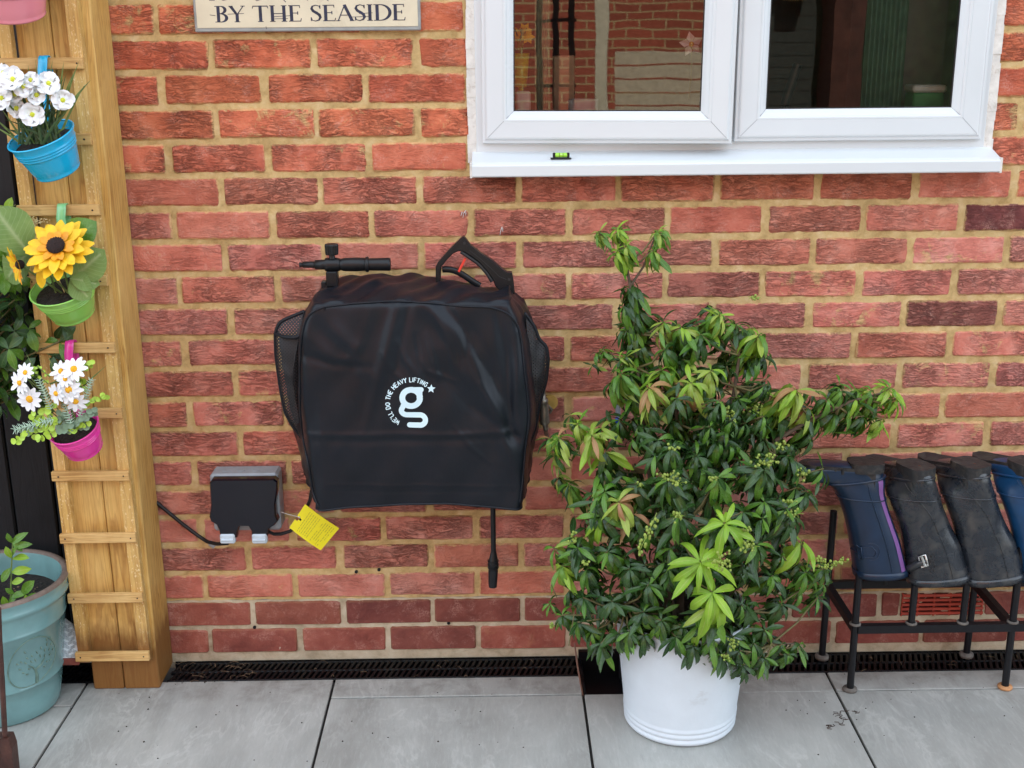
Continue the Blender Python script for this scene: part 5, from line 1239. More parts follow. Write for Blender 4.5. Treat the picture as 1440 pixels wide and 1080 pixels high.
for k in range(15):
    v = .08+k*.0; 
for k in range(13):
    u = .20+k*.058; v = .10; 
    while v < .9:
        l = qq.uniform(.02, .12); 
        if (k < 6 or qq.random() < .8) and not (k in (6,)): mb.add([tq(u, v, .0003), tq(u+.012, v, .0003), tq(u+.012, min(.92, v+l), .0003), tq(u, min(.92, v+l), .0003)], [(0, 1, 2, 3)])
        v += l+qq.uniform(.012, .03)
mb.build('fine_print', MT['ink'], tg)
mb = MB(); mb.tube([at(395, 720, -.07), at(408, 724, -.075), at(420, 727, -.078)], .0007, 5); mb.sphere(at(421, 727.5, -.079), .0022, 8, 6); mb.build('tie', MT['string'], tg)

# ---- brass valve and taps
va = empty('brass_valve', at(768, 580, -.05), 'tarnished metal hose valve on the wall right of the covered washer', 'valve')
Yv = -.075; mb = MB(); mb.tube([at(765, 541, Yv), at(764, 553, Yv), at(764, 561, Yv), at(764, 561.4, Yv), at(765, 566, Yv), at(765, 566.4, Yv), at(765.5, 572, Yv), at(766, 592, Yv), at(766.5, 595, Yv), at(767, 598, Yv), at(768, 604, Yv)], [.004, .005, .008, .0105, .0105, .009, .0105, .0115, .0115, .006, .0065], 16); mb.build('valve_body', MT['brass'], va)
mb = MB(); p = at(774, 566, -.012); mb.tube([p, p+V((0, .009, 0))], .018, 24); mb.build('wall_flange', MT['gold'], va)
mb = MB(); mb.tube([at(770, 570, -.045), at(776, 576, -.04), at(773, 581, -.04)], .0035, 8); mb.tube([at(768, 580, -.04), at(768, 580, -.003)], .008, 10); mb.tube([at(767, 604, Yv), at(770, 617, -.04)], .0052, 10); mb.build('side_spout', MT['brass'], va)
tp = empty('garden_tap', at(870, 600, -.05), 'grey metal outside tap with blue cap behind the shrub', 'tap')
mb = MB(); mb.tube([at(869, 560, -.03), at(869, 585, -.03), at(869, 600, -.035)], .006, 12); mb.tube([at(871, 602, -.045), at(871, 615, -.045)], [.0125, .0125], 16); mb.tube([at(870, 600, -.04), at(870, 600, -.003)], .008, 10); mb.build('tap_body', MT['greyplastic'], tp)
mb = MB(); mb.sphere(at(868, 591, -.055), .0062, 10, 8, (1, 1, 1.3)); mb.build('blue_cap', MT['tapblue'], tp)

# ================================================================== WELLINGTON BOOTS AND RACK
YR = -.185
rk = empty('boot_rack', (1.0, -.11, 0), 'black tubular steel boot rack against the wall right of the planter', 'boot rack')
def rod(pts, r_, name='tube', m='rack', parent=None): mb = MB(); mb.tube(pts, r_, 14); return mb.build(name, MT[m], parent or rk)
zf = at(1300, 884, YR-.006).z; zr = at(1260, 820, -.03).z
FX = (at(1195, 973, YR).x, at(1413, 967, YR).x, 1.62); RXs = (at(1157, 900, -.03).x, at(1361, 897, -.03).x, 1.60)
for i, x in enumerate(FX):
    rod([(x, YR, .004), (x, YR, .50 if i == 0 else .47)], .0085, 'leg')
    mb = MB(); mb.lathe([(.001, .001), (.0165, .001), (.0175, .004), (.0165, .0075), (.009, .009)], Matrix.Translation((x, YR, 0)), 18); mb.build('foot_cap', MT['footo' if i == 1 else 'foot'], rk)
for i, x in enumerate(RXs):
    rod([(x, -.032, .010), (x+.004, -.032, .40)], .0085, 'leg')
    mb = MB(); mb.lathe([(.001, .001), (.0165, .001), (.0175, .006), (.0165, .011), (.009, .013)], Matrix.Translation((x, -.032, .0)), 18); mb.build('foot_cap', MT['foot'], rk)
def bar(a, b, name='rail', w=.008, h=.010):
    a, b = V(a), V(b); d = (b-a).normalized(); s_ = d.cross(V((0, 0, 1))).normalized(); mb = MB(); vs = []
    for p in (a, b):
        for (su, sw) in ((-1, -1), (1, -1), (1, 1), (-1, 1)): vs.append(p+s_*w*su+V((0, 0, h*sw)))
    mb.add(vs, [(0, 1, 2, 3)[::-1], (4, 5, 6, 7), (0, 1, 5, 4), (1, 2, 6, 5), (2, 3, 7, 6), (3, 0, 4, 7)]); return mb.build(name, MT['rack'], rk)
bar((FX[0]+.006, YR-.001, zf), (FX[2], YR-.001, zf)); bar((RXs[0]+.005, -.032, zr), (RXs[2], -.032, zr), w=.006)
for i in range(3): bar((RXs[i], -.04, zr), (FX[i], YR+.008, zf), 'side_rail')
pegs = [at(1281, 880, YR).x, at(1353, 880, YR).x, 1.30, 1.42]
for x in pegs: rod([(x, YR, zf), (x+.002, YR, .47)], .0082, 'peg')
for x in list(FX)+pegs:
    mb = MB(); mb.lathe([(.0095, zf+.009), (.0135, zf+.0105), (.0135, zf+.014), (.0095, zf+.0155)], Matrix.Translation((x, YR, 0)), 16); mb.build('washer_ring', MT['foot'], rk)
for x in (at(1244, 817, -.03).x, at(1290, 817, -.03).x): rod([(x, -.032, zr), (x, -.032, zr+.10)], .0082, 'peg')

def boot(label, prof, Yb, yaw, body, wmul=1.0, buckle=None, stripe=False, group='upside down wellington boots on the rack', pivot=None, strap=None):
    """prof: list of (front px, back px, half width); the boot stands upside down on a peg"""
    rt = empty('wellington_boot', (0, 0, 0), label, 'boot', group); N = 28
    rings = []
    P0 = at(*prof[0][1], Yb); pv = (at(*prof[4][0], Yb)+at(*prof[4][1], Yb))/2; Rz = Matrix.Rotation(yaw, 3, 'Z')
    def T(p, f=1.0):
        return V((pv.x, Yb, 0))+Matrix.Rotation(yaw*f, 3, 'Z') @ (p-V((pv.x, Yb, 0)))
    fr = []
    # densify profile
    raw = [(at(*a, Yb), at(*b, Yb), w) for a, b, w in prof]; dn = []
    for i in range(len(raw)-1):
        for k in range(4):
            u = k/4; 
            def cr(p0, p1, p2, p3): return .5*((2*p1)+(p2-p0)*u+(2*p0-5*p1+4*p2-p3)*u*u+(3*p1-p0-3*p2+p3)*u**3)
            g_ = [raw[max(0, i-1)], raw[i], raw[i+1], raw[min(len(raw)-1, i+2)]]
            dn.append(tuple(cr(*(x[j] for x in g_)) for j in range(3)))
    dn.append(raw[-1])
    for di, (a, b, w) in enumerate(dn):
        yf = min(1, max(0, (di-9)/12)); yf = yf*yf*(3-2*yf)
        c = (a+b)/2; h = (a-b)/2; ring = []
        for k in range(N):
            an = 2*PI*k/N; ca, sa = math.cos(an), math.sin(an); ex = .82
            p = c+h*(abs(ca)**ex*(1 if ca > 0 else -1))+V((0, w*wmul*(abs(sa)**ex)*(1 if sa > 0 else -1), 0)); ring.append(T(p, yf))
        rings.append(ring)
    mb = MB(); m = len(rings); vs = [p for r_ in rings for p in r_]
    mb.add(vs, [(i*N+k, i*N+(k+1) % N, (i+1)*N+(k+1) % N, (i+1)*N+k) for i in range(m-1) for k in range(N)], True); mb.add(rings[-1], [tuple(range(N))])
    # inner lining
    inn = [[p+(sum(r_, V())/N-p)*.09 for p in r_] for r_ in rings[:10]]; vs = [p for r_ in inn for p in r_]
    mb.add(vs, [(i*N+k, (i+1)*N+k, (i+1)*N+(k+1) % N, i*N+(k+1) % N) for i in range(9) for k in range(N)], True); mb.add(inn[-1], [tuple(range(N))])
    mb.build('upper', MT[body], rt)
    def ringtube(i, r_, grow, m_, nm, h=0):
        R_ = rings[i]; c = sum(R_, V())/N; mb = MB(); mb.tube([c+(p-c)*grow for p in R_], r_, 6, closed=True, flat=h or 1); mb.build(nm, MT[m_], rt)
    mb = MB(); vs = []
    for gi, gr in ((0, 1.0), (0, 1.035), (1, 1.035), (1, 1.0)):
        R_ = rings[gi]; c = sum(R_, V())/N; vs += [c+(p-c)*gr+(V((0, 0, -.002)) if gi == 0 else V()) for p in R_]
    mb.add(vs, [(i*N+k, i*N+(k+1) % N, (i+1)*N+(k+1) % N, (i+1)*N+k) for i in range(3) for k in range(N)], True); mb.build('top_band', MT[body], rt)
    # seam lines down the shaft
    ka = 17 if stripe else 18; mb = MB(); line = [rings[i][20]+V((0, -.0006, 0)) for i in range(1, 20)]; mb.tube(line, .0011, 5); mb.build('seam', MT[body], rt)
    # rand: the thick strip round the foot next to the sole
    S = len(rings)
    foot = rings[16:]; mb = MB()
    # sole plate following the upper edge (B side, k = N/2)
    edge = [(r_[N//2], r_[N//2-5], r_[N//2+5], sum(r_, V())/N) for r_ in rings[18:]]
    top = []; side = []
    lz = .010
    L_ = []; R__ = []
    for (b, l, r_, c) in edge: L_.append(l); R__.append(r_)
    out = [p for p in L_]+[p for p in R__[::-1]]
    out = [p for p in out]
    cc = sum(out, V())/len(out); oo = [cc+(p-cc)*1.01 for p in out]
    zt_ = max(p.z for p in out)
    lo = [V((p.x, p.y, p.z-.008)) for p in oo]; hi = [V((p.x, p.y, max(p.z+.006, zt_-.012+0*p.z))) for p in oo]; n = len(oo)
    mb.add(lo+hi, [(i, (i+1) % n, (i+1) % n+n, i+n) for i in range(n)], True); mb.add(hi, [tuple(range(n))]); mb.build('sole', MT['mud'], rt)
    # heel block: the half nearest the heel end
    d = (T(at(*prof[-1][0], Yb))-T(at(*prof[5][1], Yb))); d.z = 0; Lf = d.length; d.normalize(); s_ = V((-d.y, d.x, 0)); h0 = T(at(*prof[5][1], Yb)); zz = zt_-.006
    def blk(a, b, w, z0, z1, nm):
        mb = MB(); pts = []
        for k in range(20):
            an = 2*PI*k/20; ca, sa = math.cos(an), math.sin(an); u = (a+b)/2+(b-a)/2*(abs(ca)**.5)*(1 if ca > 0 else -1); v = w*(abs(sa)**.6)*(1 if sa > 0 else -1); pts.append(h0+d*u+s_*v)
        lo = [V((p.x, p.y, z0)) for p in pts]; hi = [V((p.x, p.y, z1)) for p in pts]; mb.add(lo+hi, [(k, (k+1) % 20, (k+1) % 20+20, k+20) for k in range(20)], True); mb.add(hi, [tuple(range(20))]); mb.build(nm, MT['mud'], rt)
    wv = max(x[2] for x in prof[4:8])*wmul
    blk(.004, Lf*.43, wv*.92, zz-.008, zz+(.0135 if abs(yaw) < .1 else .019), 'heel')
    for k in range(5 if abs(yaw) < .1 else 0): blk(Lf*(.50+k*.085), Lf*(.55+k*.085), wv*(.9-.06*k), zz-.008, zz+.004, 'tread_bar')
    ringtube(20, .0032, 1.01, body, 'rand'); ringtube(14, .0018, 1.008, body, 'ankle_seam')
    if stripe:
        mb = MB(); vs = []
        for i in range(1, 21):
            a, b, c = rings[i][16], rings[i][17], rings[i][18]; out_ = (rings[i][17]-sum(rings[i], V())/N).normalized()*.0012; vs += [b.lerp(a, .2)+out_, b.lerp(c, .45)+out_, c.lerp(rings[i][19], .15)+out_]
        mb.add(vs, [(3*i+k, 3*i+k+1, 3*i+k+4, 3*i+k+3) for i in range(19) for k in range(2)], True); mb.build('side_stripe', MT['purple'], rt)
    if strap:
        (bx_, by_), m_, sz = strap; 
        # strap pad and buckle set on the camera side of the shaft
        bv = BVHTree.FromPolygons([p for r_ in rings for p in r_], [(i*N+k, i*N+(k+1) % N, (i+1)*N+(k+1) % N, (i+1)*N+k) for i in range(m-1) for k in range(N)])
        def on(px, py, l=.002):
            dd = (at(px, py, Yb)-CAM).normalized(); h = bv.ray_cast(CAM, dd)
            return h[0]-dd*l if h[0] is not None else at(px, py, Yb-.05)
        if m_ == 'navy':
            mb = MB(); mb.tube([on(x, y, .001) for x, y in smoothP(dens([(1197, 767), (1203, 765), (1209, 771), (1209, 784), (1229, 784), (1233, 777), (1226, 769), (1210, 770)], 2), 1)], .0013, 6); mb.tube([on(x, y, .0) for x, y in arcp(1225, 776, 12, 12, -110, 100, 14)], .0011, 6); mb.build('moulded_strap', MT[body], rt)
            mb = MB(); mb.tube([on(x, y, .003) for x, y in ((1206, 770), (1211, 769.5), (1213, 786), (1208, 787))], .0017, 6, closed=True); mb.tube([on(1197, 771, .002), on(1208, 777, .003)], .003, 6); mb.build('buckle', MT['navy'], rt)
        else:
            mb = MB(); mb.tube([on(x, y, .002) for x, y in ((1276, 801), (1284, 797), (1295, 792), (1304, 790))], [.013, .015, .013, .010], 12, flat=.6); mb.build('strap', MT['blkrub'], rt)
            mb = MB(); mb.tube([on(x, y, .006) for x, y in ((1292, 783), (1301, 780), (1305, 795), (1296, 798))], .0028, 8, closed=True); mb.tube([on(1296, 783, .009), on(1301, 796, .009)], .0035, 8); mb.build('buckle', simple('bright_steel', (.62, .62, .60), .25, Metallic=.9), rt)
            mb = MB(); qq = random.Random(9)
            for k in range(70):
                a_, r_ = qq.uniform(0, 6.28), 13*math.sqrt(qq.random()); mb.sphere(on(1308+r_*math.cos(a_), 790+r_*1.1*math.sin(a_), .001), qq.uniform(.0008, .0022), 6, 4)
            mb.build('mud_clots', MT['mud'], rt, kind='stuff')
    return rt
P1 = [((1201, 806), (1275, 803), .042), ((1195, 763), (1265, 762), .041), ((1189, 732), (1255, 733), .038), ((1181, 706), (1247, 709), .035), ((1171, 686), (1243, 690), .034), ((1160, 678), (1243, 668), .031), ((1151, 677), (1229, 654), .029), ((1143, 677), (1198, 650), .029), ((1133, 672), (1166, 649), .030), ((1126, 664), (1140, 650), .025), ((1123, 658), (1126, 653), .010)]
boot('navy blue wellington upside down on the rack with a purple side stripe', P1, -.17, 0, 'navy', stripe=True, strap=((1215, 776), 'navy', 1))
def shift(P, dx, dy, sx, sy, o=(1201, 806)): return [((o[0]+(a[0]-o[0])*sx+dx, o[1]+(a[1]-o[1])*sy+dy), (o[0]+(b[0]-o[0])*sx+dx, o[1]+(b[1]-o[1])*sy+dy), w) for a, b, w in P]
P2 = [((1276, 816), (1364, 808), .046), ((1271, 775), (1350, 765), .045), ((1266, 745), (1336, 738), .042), ((1254, 710), (1323, 706), .040), ((1244, 688), (1318, 684), .037), ((1236, 680), (1316, 664), .036), ((1226, 682), (1304, 651), .034), ((1212, 688), (1262, 656), .034), ((1202, 690), (1232, 664), .034), ((1195, 684), (1208, 670), .028), ((1193, 678), (1195, 673), .012)]
boot('muddy black wellington upside down with a steel buckle, just right of the navy boot', P2, -.17, math.radians(-66), 'blkrub', strap=((1298, 790), 'blkrub', 1), pivot=at(1300, 700, -.17))
P3 = [((a[0]+76, a[1]-3), (b[0]+77, b[1]-3), w) for a, b, w in P2]
P3[0] = ((1355, 817), (1439, 806), .046)
boot('plain muddy black wellington upside down without a buckle, left of the blue boot', P3, -.17, math.radians(-66), 'blkrub', pivot=at(1378, 700, -.17))
P4 = [((a[0]+156, a[1]-4), (b[0]+157, b[1]-4), w) for a, b, w in P2]
boot('bright blue wellington upside down, cut off by the right edge of the picture', P4, -.17, math.radians(-66), 'royal', pivot=at(1458, 700, -.17))

# ================================================================== LEFT SIDE: POTS AND FLOWERS
def bucket(name, label, rimc, botc, rr, rb_, m, hookpx, Yh, tilt_out=.28, strapm=None):
    """small enamel bucket; rimc and botc are real points, axis from bottom to rim"""
    ax = (rimc-botc).normalized(); H = (rimc-botc).length; rot = ax.to_track_quat('Z', 'Y').to_matrix().to_4x4(); Mx = Matrix.Translation(botc) @ rot
    root = empty(name, botc, label, 'flower pot', 'hanging enamel pots on the trellis')
    def rad(z): return rb_+(rr-rb_)*z/H
    pr = [(.001, .001), (rb_-.002, .001), (rb_, .003), (rb_+.0012, .005), (rb_, .0075)]
    for u in (.15, .3, .48, .56): pr.append((rad(H*u), H*u))
    for u0 in (.60, .67, .74):
        for k in range(5): pr.append((rad(H*(u0+.0125*k))+.0016*math.sin(PI*k/4), H*(u0+.0125*k)))
    pr += [(rad(H*.85), H*.85), (rad(H*.97), H*.97)]
    mb = MB(); mb.lathe(pr, Mx, 48); mb.lathe([(rr-.001, H*.985), (rad(H*.8)-.0018, H*.8), (rad(H*.7)-.002, H*.7)], Mx, 48); mb.build('bucket', MT[m], root)
    mb = MB(); mb.tube([Mx @ V((rr*math.cos(2*PI*k/40), rr*math.sin(2*PI*k/40), H*.985)) for k in range(40)], .0021, 8, closed=True); mb.build('rolled_rim', MT[m], root)
    mb = MB(); mb.lathe([(.001, H*.80), (rad(H*.8)-.003, H*.79)], Mx, 24); mb.build('soil', MT['soil'], root)
    # strap hook over the rung
    hx, hy0, hy1 = hookpx; top = at(hx, hy0, Yh); back = rimc+V((0, rr*.92, 0)); w = .0095; pts = []
    for k in range(9):
        a = PI*k/8; pts.append(V((top.x, (PY-.028)-.012*math.cos(a), top.z-.010+.012*math.sin(a))))
    pts = [V((top.x, PY-.012, top.z-.05))]+pts[::-1]
    pts += [V((top.x-.002, PY-.043, top.z-.025)), V((top.x-.004, PY-.043, min(top.z-.045, rimc.z-.006)))]
    mb = MB(); vs = []
    for i, p in enumerate(pts):
        for dx, dy in ((-w, 0), (w, 0)): vs.append(p+V((dx, 0, 0)))
        for dx in (w, -w):
            t_ = (pts[min(i+1, len(pts)-1)]-pts[max(i-1, 0)]).normalized(); nn = V((0, -t_.z, t_.y))*.0012; vs.append(p+V((dx, 0, 0))-nn)
    mb.add(vs, [(4*i+k, 4*i+(k+1) % 4, 4*(i+1)+(k+1) % 4, 4*(i+1)+k) for i in range(len(pts)-1) for k in range(4)], True); mb.build('strap_hook', MT[strapm or m], root)
    return Mx, H
YB = -.235
def mk(rx, ry, bx, by, fwd=.03): return at(rx, ry, YB), at(bx, by, YB+fwd)
r_, b_ = mk(57, 190, 83, 242); M1, H1 = bucket('hanging_flower_pot', 'bright blue metal pot of white flowers on the upper trellis', r_, b_, .068, .046, 'blue', (62, 80, 118), PY-.03)
r_, b_ = mk(87, 403, 105, 443, .03); M2, H2 = bucket('hanging_flower_pot', 'lime green metal pot with the sunflower on the trellis', r_, b_, .067, .044, 'green', (88, 288, 325), PY-.03, strapm='mint')
r_, b_ = mk(103, 600, 120, 632, .03); M3, H3 = bucket('hanging_flower_pot', 'hot pink metal pot of daisies on the trellis', r_, b_, .054, .040, 'pink', (99, 480, 510), PY-.03)
r_, b_ = mk(10, -40, 22, 22, .03); M4, H4 = bucket('hanging_flower_pot', 'pale pink metal pot cut off at the top left corner', r_, b_, .072, .058, 'palepink', (12, -120, -80), PY-.03)

def petal(mb, c, d, nrm, L, w, cup=.15, tipw=.35, segs=5, ruffle=0, ph=0):
    d = d.normalized(); s_ = nrm.cross(d).normalized(); vs = []
    for i in range(segs+1):
        u = i/segs; ww = w*(math.sin(PI*(u*(1-tipw*.5)+.06))**.7) if u < 1 else w*tipw*.6
        p = c+d*(L*u)+nrm*(cup*L*(u-u*u*1.1)+ruffle*math.sin(u*8+ph))
        vs += [p-s_*ww+nrm*ww*.25, p, p+s_*ww+nrm*ww*.25]
    mb.add(vs, [f for i in range(segs) for f in ((3*i, 3*i+1, 3*i+4, 3*i+3), (3*i+1, 3*i+2, 3*i+5, 3*i+4))], True)
def stemline(mb, a, b, r_=.0015, bow=.01): m_ = a.lerp(b, .5)+V((0, -bow*.3, bow)); mb.tube([a, m_, b], r_, 5)
def blade(mb, a, b, w=.0028, bow=.02):
    pts = []
    m_ = a.lerp(b, .55)+V((0, -.004, bow))
    for i in range(7):
        u = i/6; pts.append(a*(1-u)**2+m_*2*u*(1-u)+b*u*u)
    vs = []
    for i, p in enumerate(pts):
        t_ = (pts[min(6, i+1)]-pts[max(0, i-1)]).normalized(); s_ = t_.cross(V((.2, -1, .1))).normalized()*w*(1-(i/6)**2)+t_*0; vs += [p-s_, p+V((0, -.0006, 0)), p+s_]
    mb.add(vs, [f for i in range(6) for f in ((3*i, 3*i+1, 3*i+4, 3*i+3), (3*i+1, 3*i+2, 3*i+5, 3*i+4))], True)

# ---- blue pot: white trumpet flowers and grass
q = random.Random(31)
fb = empty('white_flower_bunch', M1 @ V((0, 0, H1*.8)), 'white frilled flowers with yellow-green throats in the blue pot', 'flowers')
base1 = M1 @ V((0, 0, H1*.78))
for (px, py, dx, dz, R_) in ((19, 112, -.1, .3, .026), (34, 122, 0, .2, .022), (69, 118, .15, .35, .024), (52, 134, .1, .1, .019), (88, 141, .5, .0, .022), (46, 161, .15, -.05, .025), (24, 152, -.1, -.1, .021), (4, 138, -.3, 0, .024), (22, 133, 0, .2, .018), (8, 118, -.3, .3, .022), (44, 114, 0, .5, .018), (6, 104, -.4, .4, .02)):
    c = at(px, py, YB-.035+q.uniform(-.02, .02)); nrm = V((dx, -1, dz+.1)).normalized(); fo = empty('flower', c); fo.parent = fb; fo.matrix_parent_inverse = pm(fb).inverted()
    a1 = nrm.orthogonal().normalized(); a2 = nrm.cross(a1); R_ *= 1.02
    me = None
    for k in range(7):
        a = k*2*PI/7+q.uniform(-.1, .1); mb = MB(); petal(mb, c, a1*math.cos(a)+a2*math.sin(a)+nrm*.25, nrm, R_*q.uniform(.9, 1.1), R_*.44, .12, .62, 7, .0030, q.uniform(0, 6)); mb.build('petal', MT['petalw'], fo)
    mb = MB(); mb.sphere(c+nrm*.003, .0052, 8, 6); mb.build('throat', MT['fcg'], fo)
    mb = MB(); stemline(mb, base1+V((q.uniform(-.03, .03), q.uniform(-.02, .02), 0)), c-nrm*.004, .0017, .01); mb.build('stalk', MT['blade'], fo)
mb = MB()
for i in range(46):
    a = base1+V((q.uniform(-.045, .045), q.uniform(-.03, .03), 0)); px, py = q.choice(((q.uniform(0, 60), q.uniform(130, 185)), (q.uniform(20, 95), q.uniform(100, 160)))); blade(mb, a, at(px, py, YB-.01+q.uniform(-.03, .03)), q.uniform(.0016, .0032), .015)
mb.build('dark_blades', simple('dark_blade', (.03, .075, .02), .5, .4), fb, kind='stuff')
for (x0_, y0_, x1_, y1_) in ((72, 175, 128, 112), (78, 160, 105, 100), (60, 160, 50, 84), (82, 150, 90, 86), (66, 150, 74, 85), (45, 165, 40, 92), (84, 158, 112, 84), (75, 165, 127, 113), (76, 180, 97, 178), (20, 180, -10, 165), (30, 190, -12, 176), (35, 190, 0, 150), (62, 180, 60, 158), (88, 170, 120, 118)):
    mb = MB(); blade(mb, at(x0_, y0_+12, YB), at(x1_, y1_, YB-.02), .0024, .006); mb.build('grass_blade', MT['blade'], fb)

# ---- green pot: sunflower
sf = empty('sunflower_bunch', M2 @ V((0, 0, H2*.8)), 'yellow sunflower with dark seed head and broad leaves in the lime pot', 'flowers')
base2 = M2 @ V((0, 0, H2*.78)); c = at(79, 346, YB-.055); nrm = V((.02, -.80, .60)).normalized()
a1 = nrm.orthogonal().normalized(); a2 = nrm.cross(a1); fo = empty('flower', c); fo.parent = sf; fo.matrix_parent_inverse = pm(sf).inverted()
for lay, (n, L, el, m_) in enumerate(((15, .056, .02, 'petaly'), (14, .049, .16, 'petaly'), (10, .026, .22, 'petalo'))):
    for k in range(n):
        a = (k+.5*lay)*2*PI/n+q.uniform(-.12, .12); mb = MB(); d = (a1*math.cos(a)+a2*math.sin(a))*math.cos(el)+nrm*math.sin(el)
        petal(mb, c-nrm*.005*(3-lay)+d*.012, d, nrm, L*q.uniform(.85, 1.1), .0115 if lay < 2 else .008, .2-.45*q.random(), .3, 5, .0006, q.uniform(0, 6)); mb.build('petal', MT[m_], fo)
mb = MB()
for k in range(150):
    rr_ = .0182*math.sqrt(k/150); a = k*2.39996; mb.sphere(c+(a1*math.cos(a)+a2*math.sin(a))*rr_+nrm*(.010-.3*rr_), .0017, 5, 4)
mb.sphere(c+nrm*.003, .0185, 16, 8, (1, 1, .42), rot=nrm.to_track_quat('Z', 'Y').to_matrix()); mb.build('seed_head', MT['seed'], fo)
c2 = at(28, 372, YB-.045); nrm2 = V((-.75, -.6, -.15)).normalized(); b1 = nrm2.orthogonal().normalized(); b2 = nrm2.cross(b1); fo2 = empty('flower', c2); fo2.parent = sf; fo2.matrix_parent_inverse = pm(sf).inverted()
for k in range(13):
    a = k*2*PI/13; mb = MB(); d = (b1*math.cos(a)+b2*math.sin(a)); petal(mb, c2, d+nrm2*.3, nrm2, .040*q.uniform(.8, 1.1), .008, .1, .3); mb.build('petal', MT['petalo' if k % 3 == 0 else 'petaly'], fo2)
mb = MB(); mb.sphere(c2, .010, 10, 8); mb.build('seed_head', MT['seed'], fo2)
mb = MB(); petal(mb, at(58, 375, YB-.05), V((-.1, 0, -1)), V((.1, -1, 0)), .045, .010, .1, .3); mb.build('fallen_petal', MT['petaly'], sf)
LSH[20] = leaf_shape(1, .78, .18, .08, 8, 1, .1)
def cloth_leaf(p, tip, w=1, m_='lf_cloth', roll=0, sh_=20): o = bpy.data.objects.new('leaf', leaf_me(sh_, m_)); COL.objects.link(o); o.parent = sf; mx = frame_mtx(p, tip-p, V((0, -1, .5)), (tip-p).length, roll); o.matrix_local = pm(sf).inverted() @ mx
cloth_leaf(at(45, 360, YB-.02), at(-12, 290, YB-.03)); cloth_leaf(at(45, 350, YB-.01), at(2, 395, YB-.0)); cloth_leaf(at(100, 395, YB-.03), at(145, 352, YB-.03), roll=.3); cloth_leaf(at(98, 392, YB-.04), at(140, 398, YB-.04), roll=-.2); cloth_leaf(at(100, 390, YB-.03), at(125, 420, YB-.06)); cloth_leaf(at(90, 350, YB-.0), at(132, 310, YB-.0), m_='lf_mid')
mb = MB()
for t_ in (c-nrm*.01, c2, at(45, 360, YB-.02), at(100, 392, YB-.03), at(60, 350, YB)): stemline(mb, base2+V((q.uniform(-.02, .02), q.uniform(-.01, .01), 0)), t_, .0022, .0)
mb.build('stalks', MT['blade'], sf)
mb = MB(); cc = at(46, 311, YB+.0)
for k in range(110): mb.sphere(cc+V((q.gauss(0, .012), q.gauss(0, .006), q.gauss(0, .004))), .0013, 5, 4)
mb.tube([base2, cc], .0012, 5); mb.build('cream_sprig', simple('cream_tuft', (.72, .58, .30), .8), sf)

# ---- pink pot: daisies and lime sprigs
dz_ = empty('daisy_bunch', M3 @ V((0, 0, H3*.8)), 'white daisies with lime round-leaved sprigs in the hot pink pot', 'flowers')
base3 = M3 @ V((0, 0, H3*.78))
for (px, py, R_, tx, tz) in ((42, 561, .031, -.1, -.05), (97, 548, .030, 0, .1), (79, 553, .024, -.55, 0), (106, 564, .027, .15, -.35), (104, 519, .028, .05, .55), (86, 522, .024, -.2, .4), (28, 538, .025, -.5, .2), (36, 524, .022, -.3, .5), (92, 533, .02, -.2, .3)):
    c = at(px, py, YB-.06+q.uniform(-.01, .01)); nrm = V((tx, -1, tz)).normalized(); a1 = nrm.orthogonal().normalized(); a2 = nrm.cross(a1); fo = empty('flower', c); fo.parent = dz_; fo.matrix_parent_inverse = pm(dz_).inverted()
    npt = 11
    for k in range(npt):
        a = k*2*PI/npt+q.uniform(-.12, .12); mb = MB(); petal(mb, c, a1*math.cos(a)+a2*math.sin(a)+nrm*q.uniform(-.1, .2), nrm, R_*q.uniform(.85, 1.08), R_*.19, .1, .55, 4); mb.build('petal', MT['petalw'], fo)
    mb = MB(); mb.sphere(c+nrm*.001, R_*.27, 10, 8, (1, 1, .6), rot=nrm.to_track_quat('Z', 'Y').to_matrix()); mb.build('centre', MT['fcy'], fo)
    mb = MB(); stemline(mb, base3, c-nrm*.003, .0013, .005); mb.build('stalk', MT['blade'], fo)
def sprig(pts, m_, r_, n, sc=1):
    mb = MB(); P = [at(x, y, YB-.05) for x, y in pts]; mb.tube(P, .0012, 5); mb.build('sprig_stem', MT['blade'], dz_)
    mb = MB()
    for k in range(n):
        u = (k+.5)/n*(len(P)-1); i = min(int(u), len(P)-2); p = P[i].lerp(P[i+1], u-i)
        for sgn in (-1, 1):
            c = p+V((sgn*r_*.8*q.uniform(.6, 1.2), q.uniform(-.008, .004), r_*q.uniform(-.5, .5))); nn = V((q.uniform(-.5, .5), -1, q.uniform(-.3, .8))).normalized(); d1 = nn.orthogonal().normalized(); d2 = nn.cross(d1); ring = [c+(d1*math.cos(t*PI/4)+d2*math.sin(t*PI/4))*r_*sc*q.uniform(.85, 1.05)+nn*.0015 for t in range(8)]
            mb.add([c]+ring, [(0, t+1, (t+1) % 8+1) for t in range(8)], True)
    mb.build('sprig_leaves', MT[m_], dz_)
sprig([(118, 602), (108, 592), (98, 600), (88, 606)], 'greyleaf', .0085, 8); sprig([(125, 592), (112, 598), (100, 606)], 'limeleaf', .007, 6); sprig([(80, 590), (55, 575), (48, 590), (66, 600)], 'limeleaf', .0075, 6); sprig([(88, 600), (70, 590), (68, 605), (75, 615)], 'limeleaf', .0075, 6); sprig([(75, 570), (60, 580), (50, 612), (62, 618)], 'limeleaf', .0075, 6); sprig([(60, 600), (35, 610), (22, 622)], 'limeleaf', .0075, 5); sprig([(112, 575), (128, 565), (142, 560), (150, 555)], 'limeleaf', .0065, 5); sprig([(115, 550), (113, 535), (106, 540)], 'limeleaf', .0075, 4); sprig([(108, 530), (122, 515), (132, 508)], 'limeleaf', .006, 4)
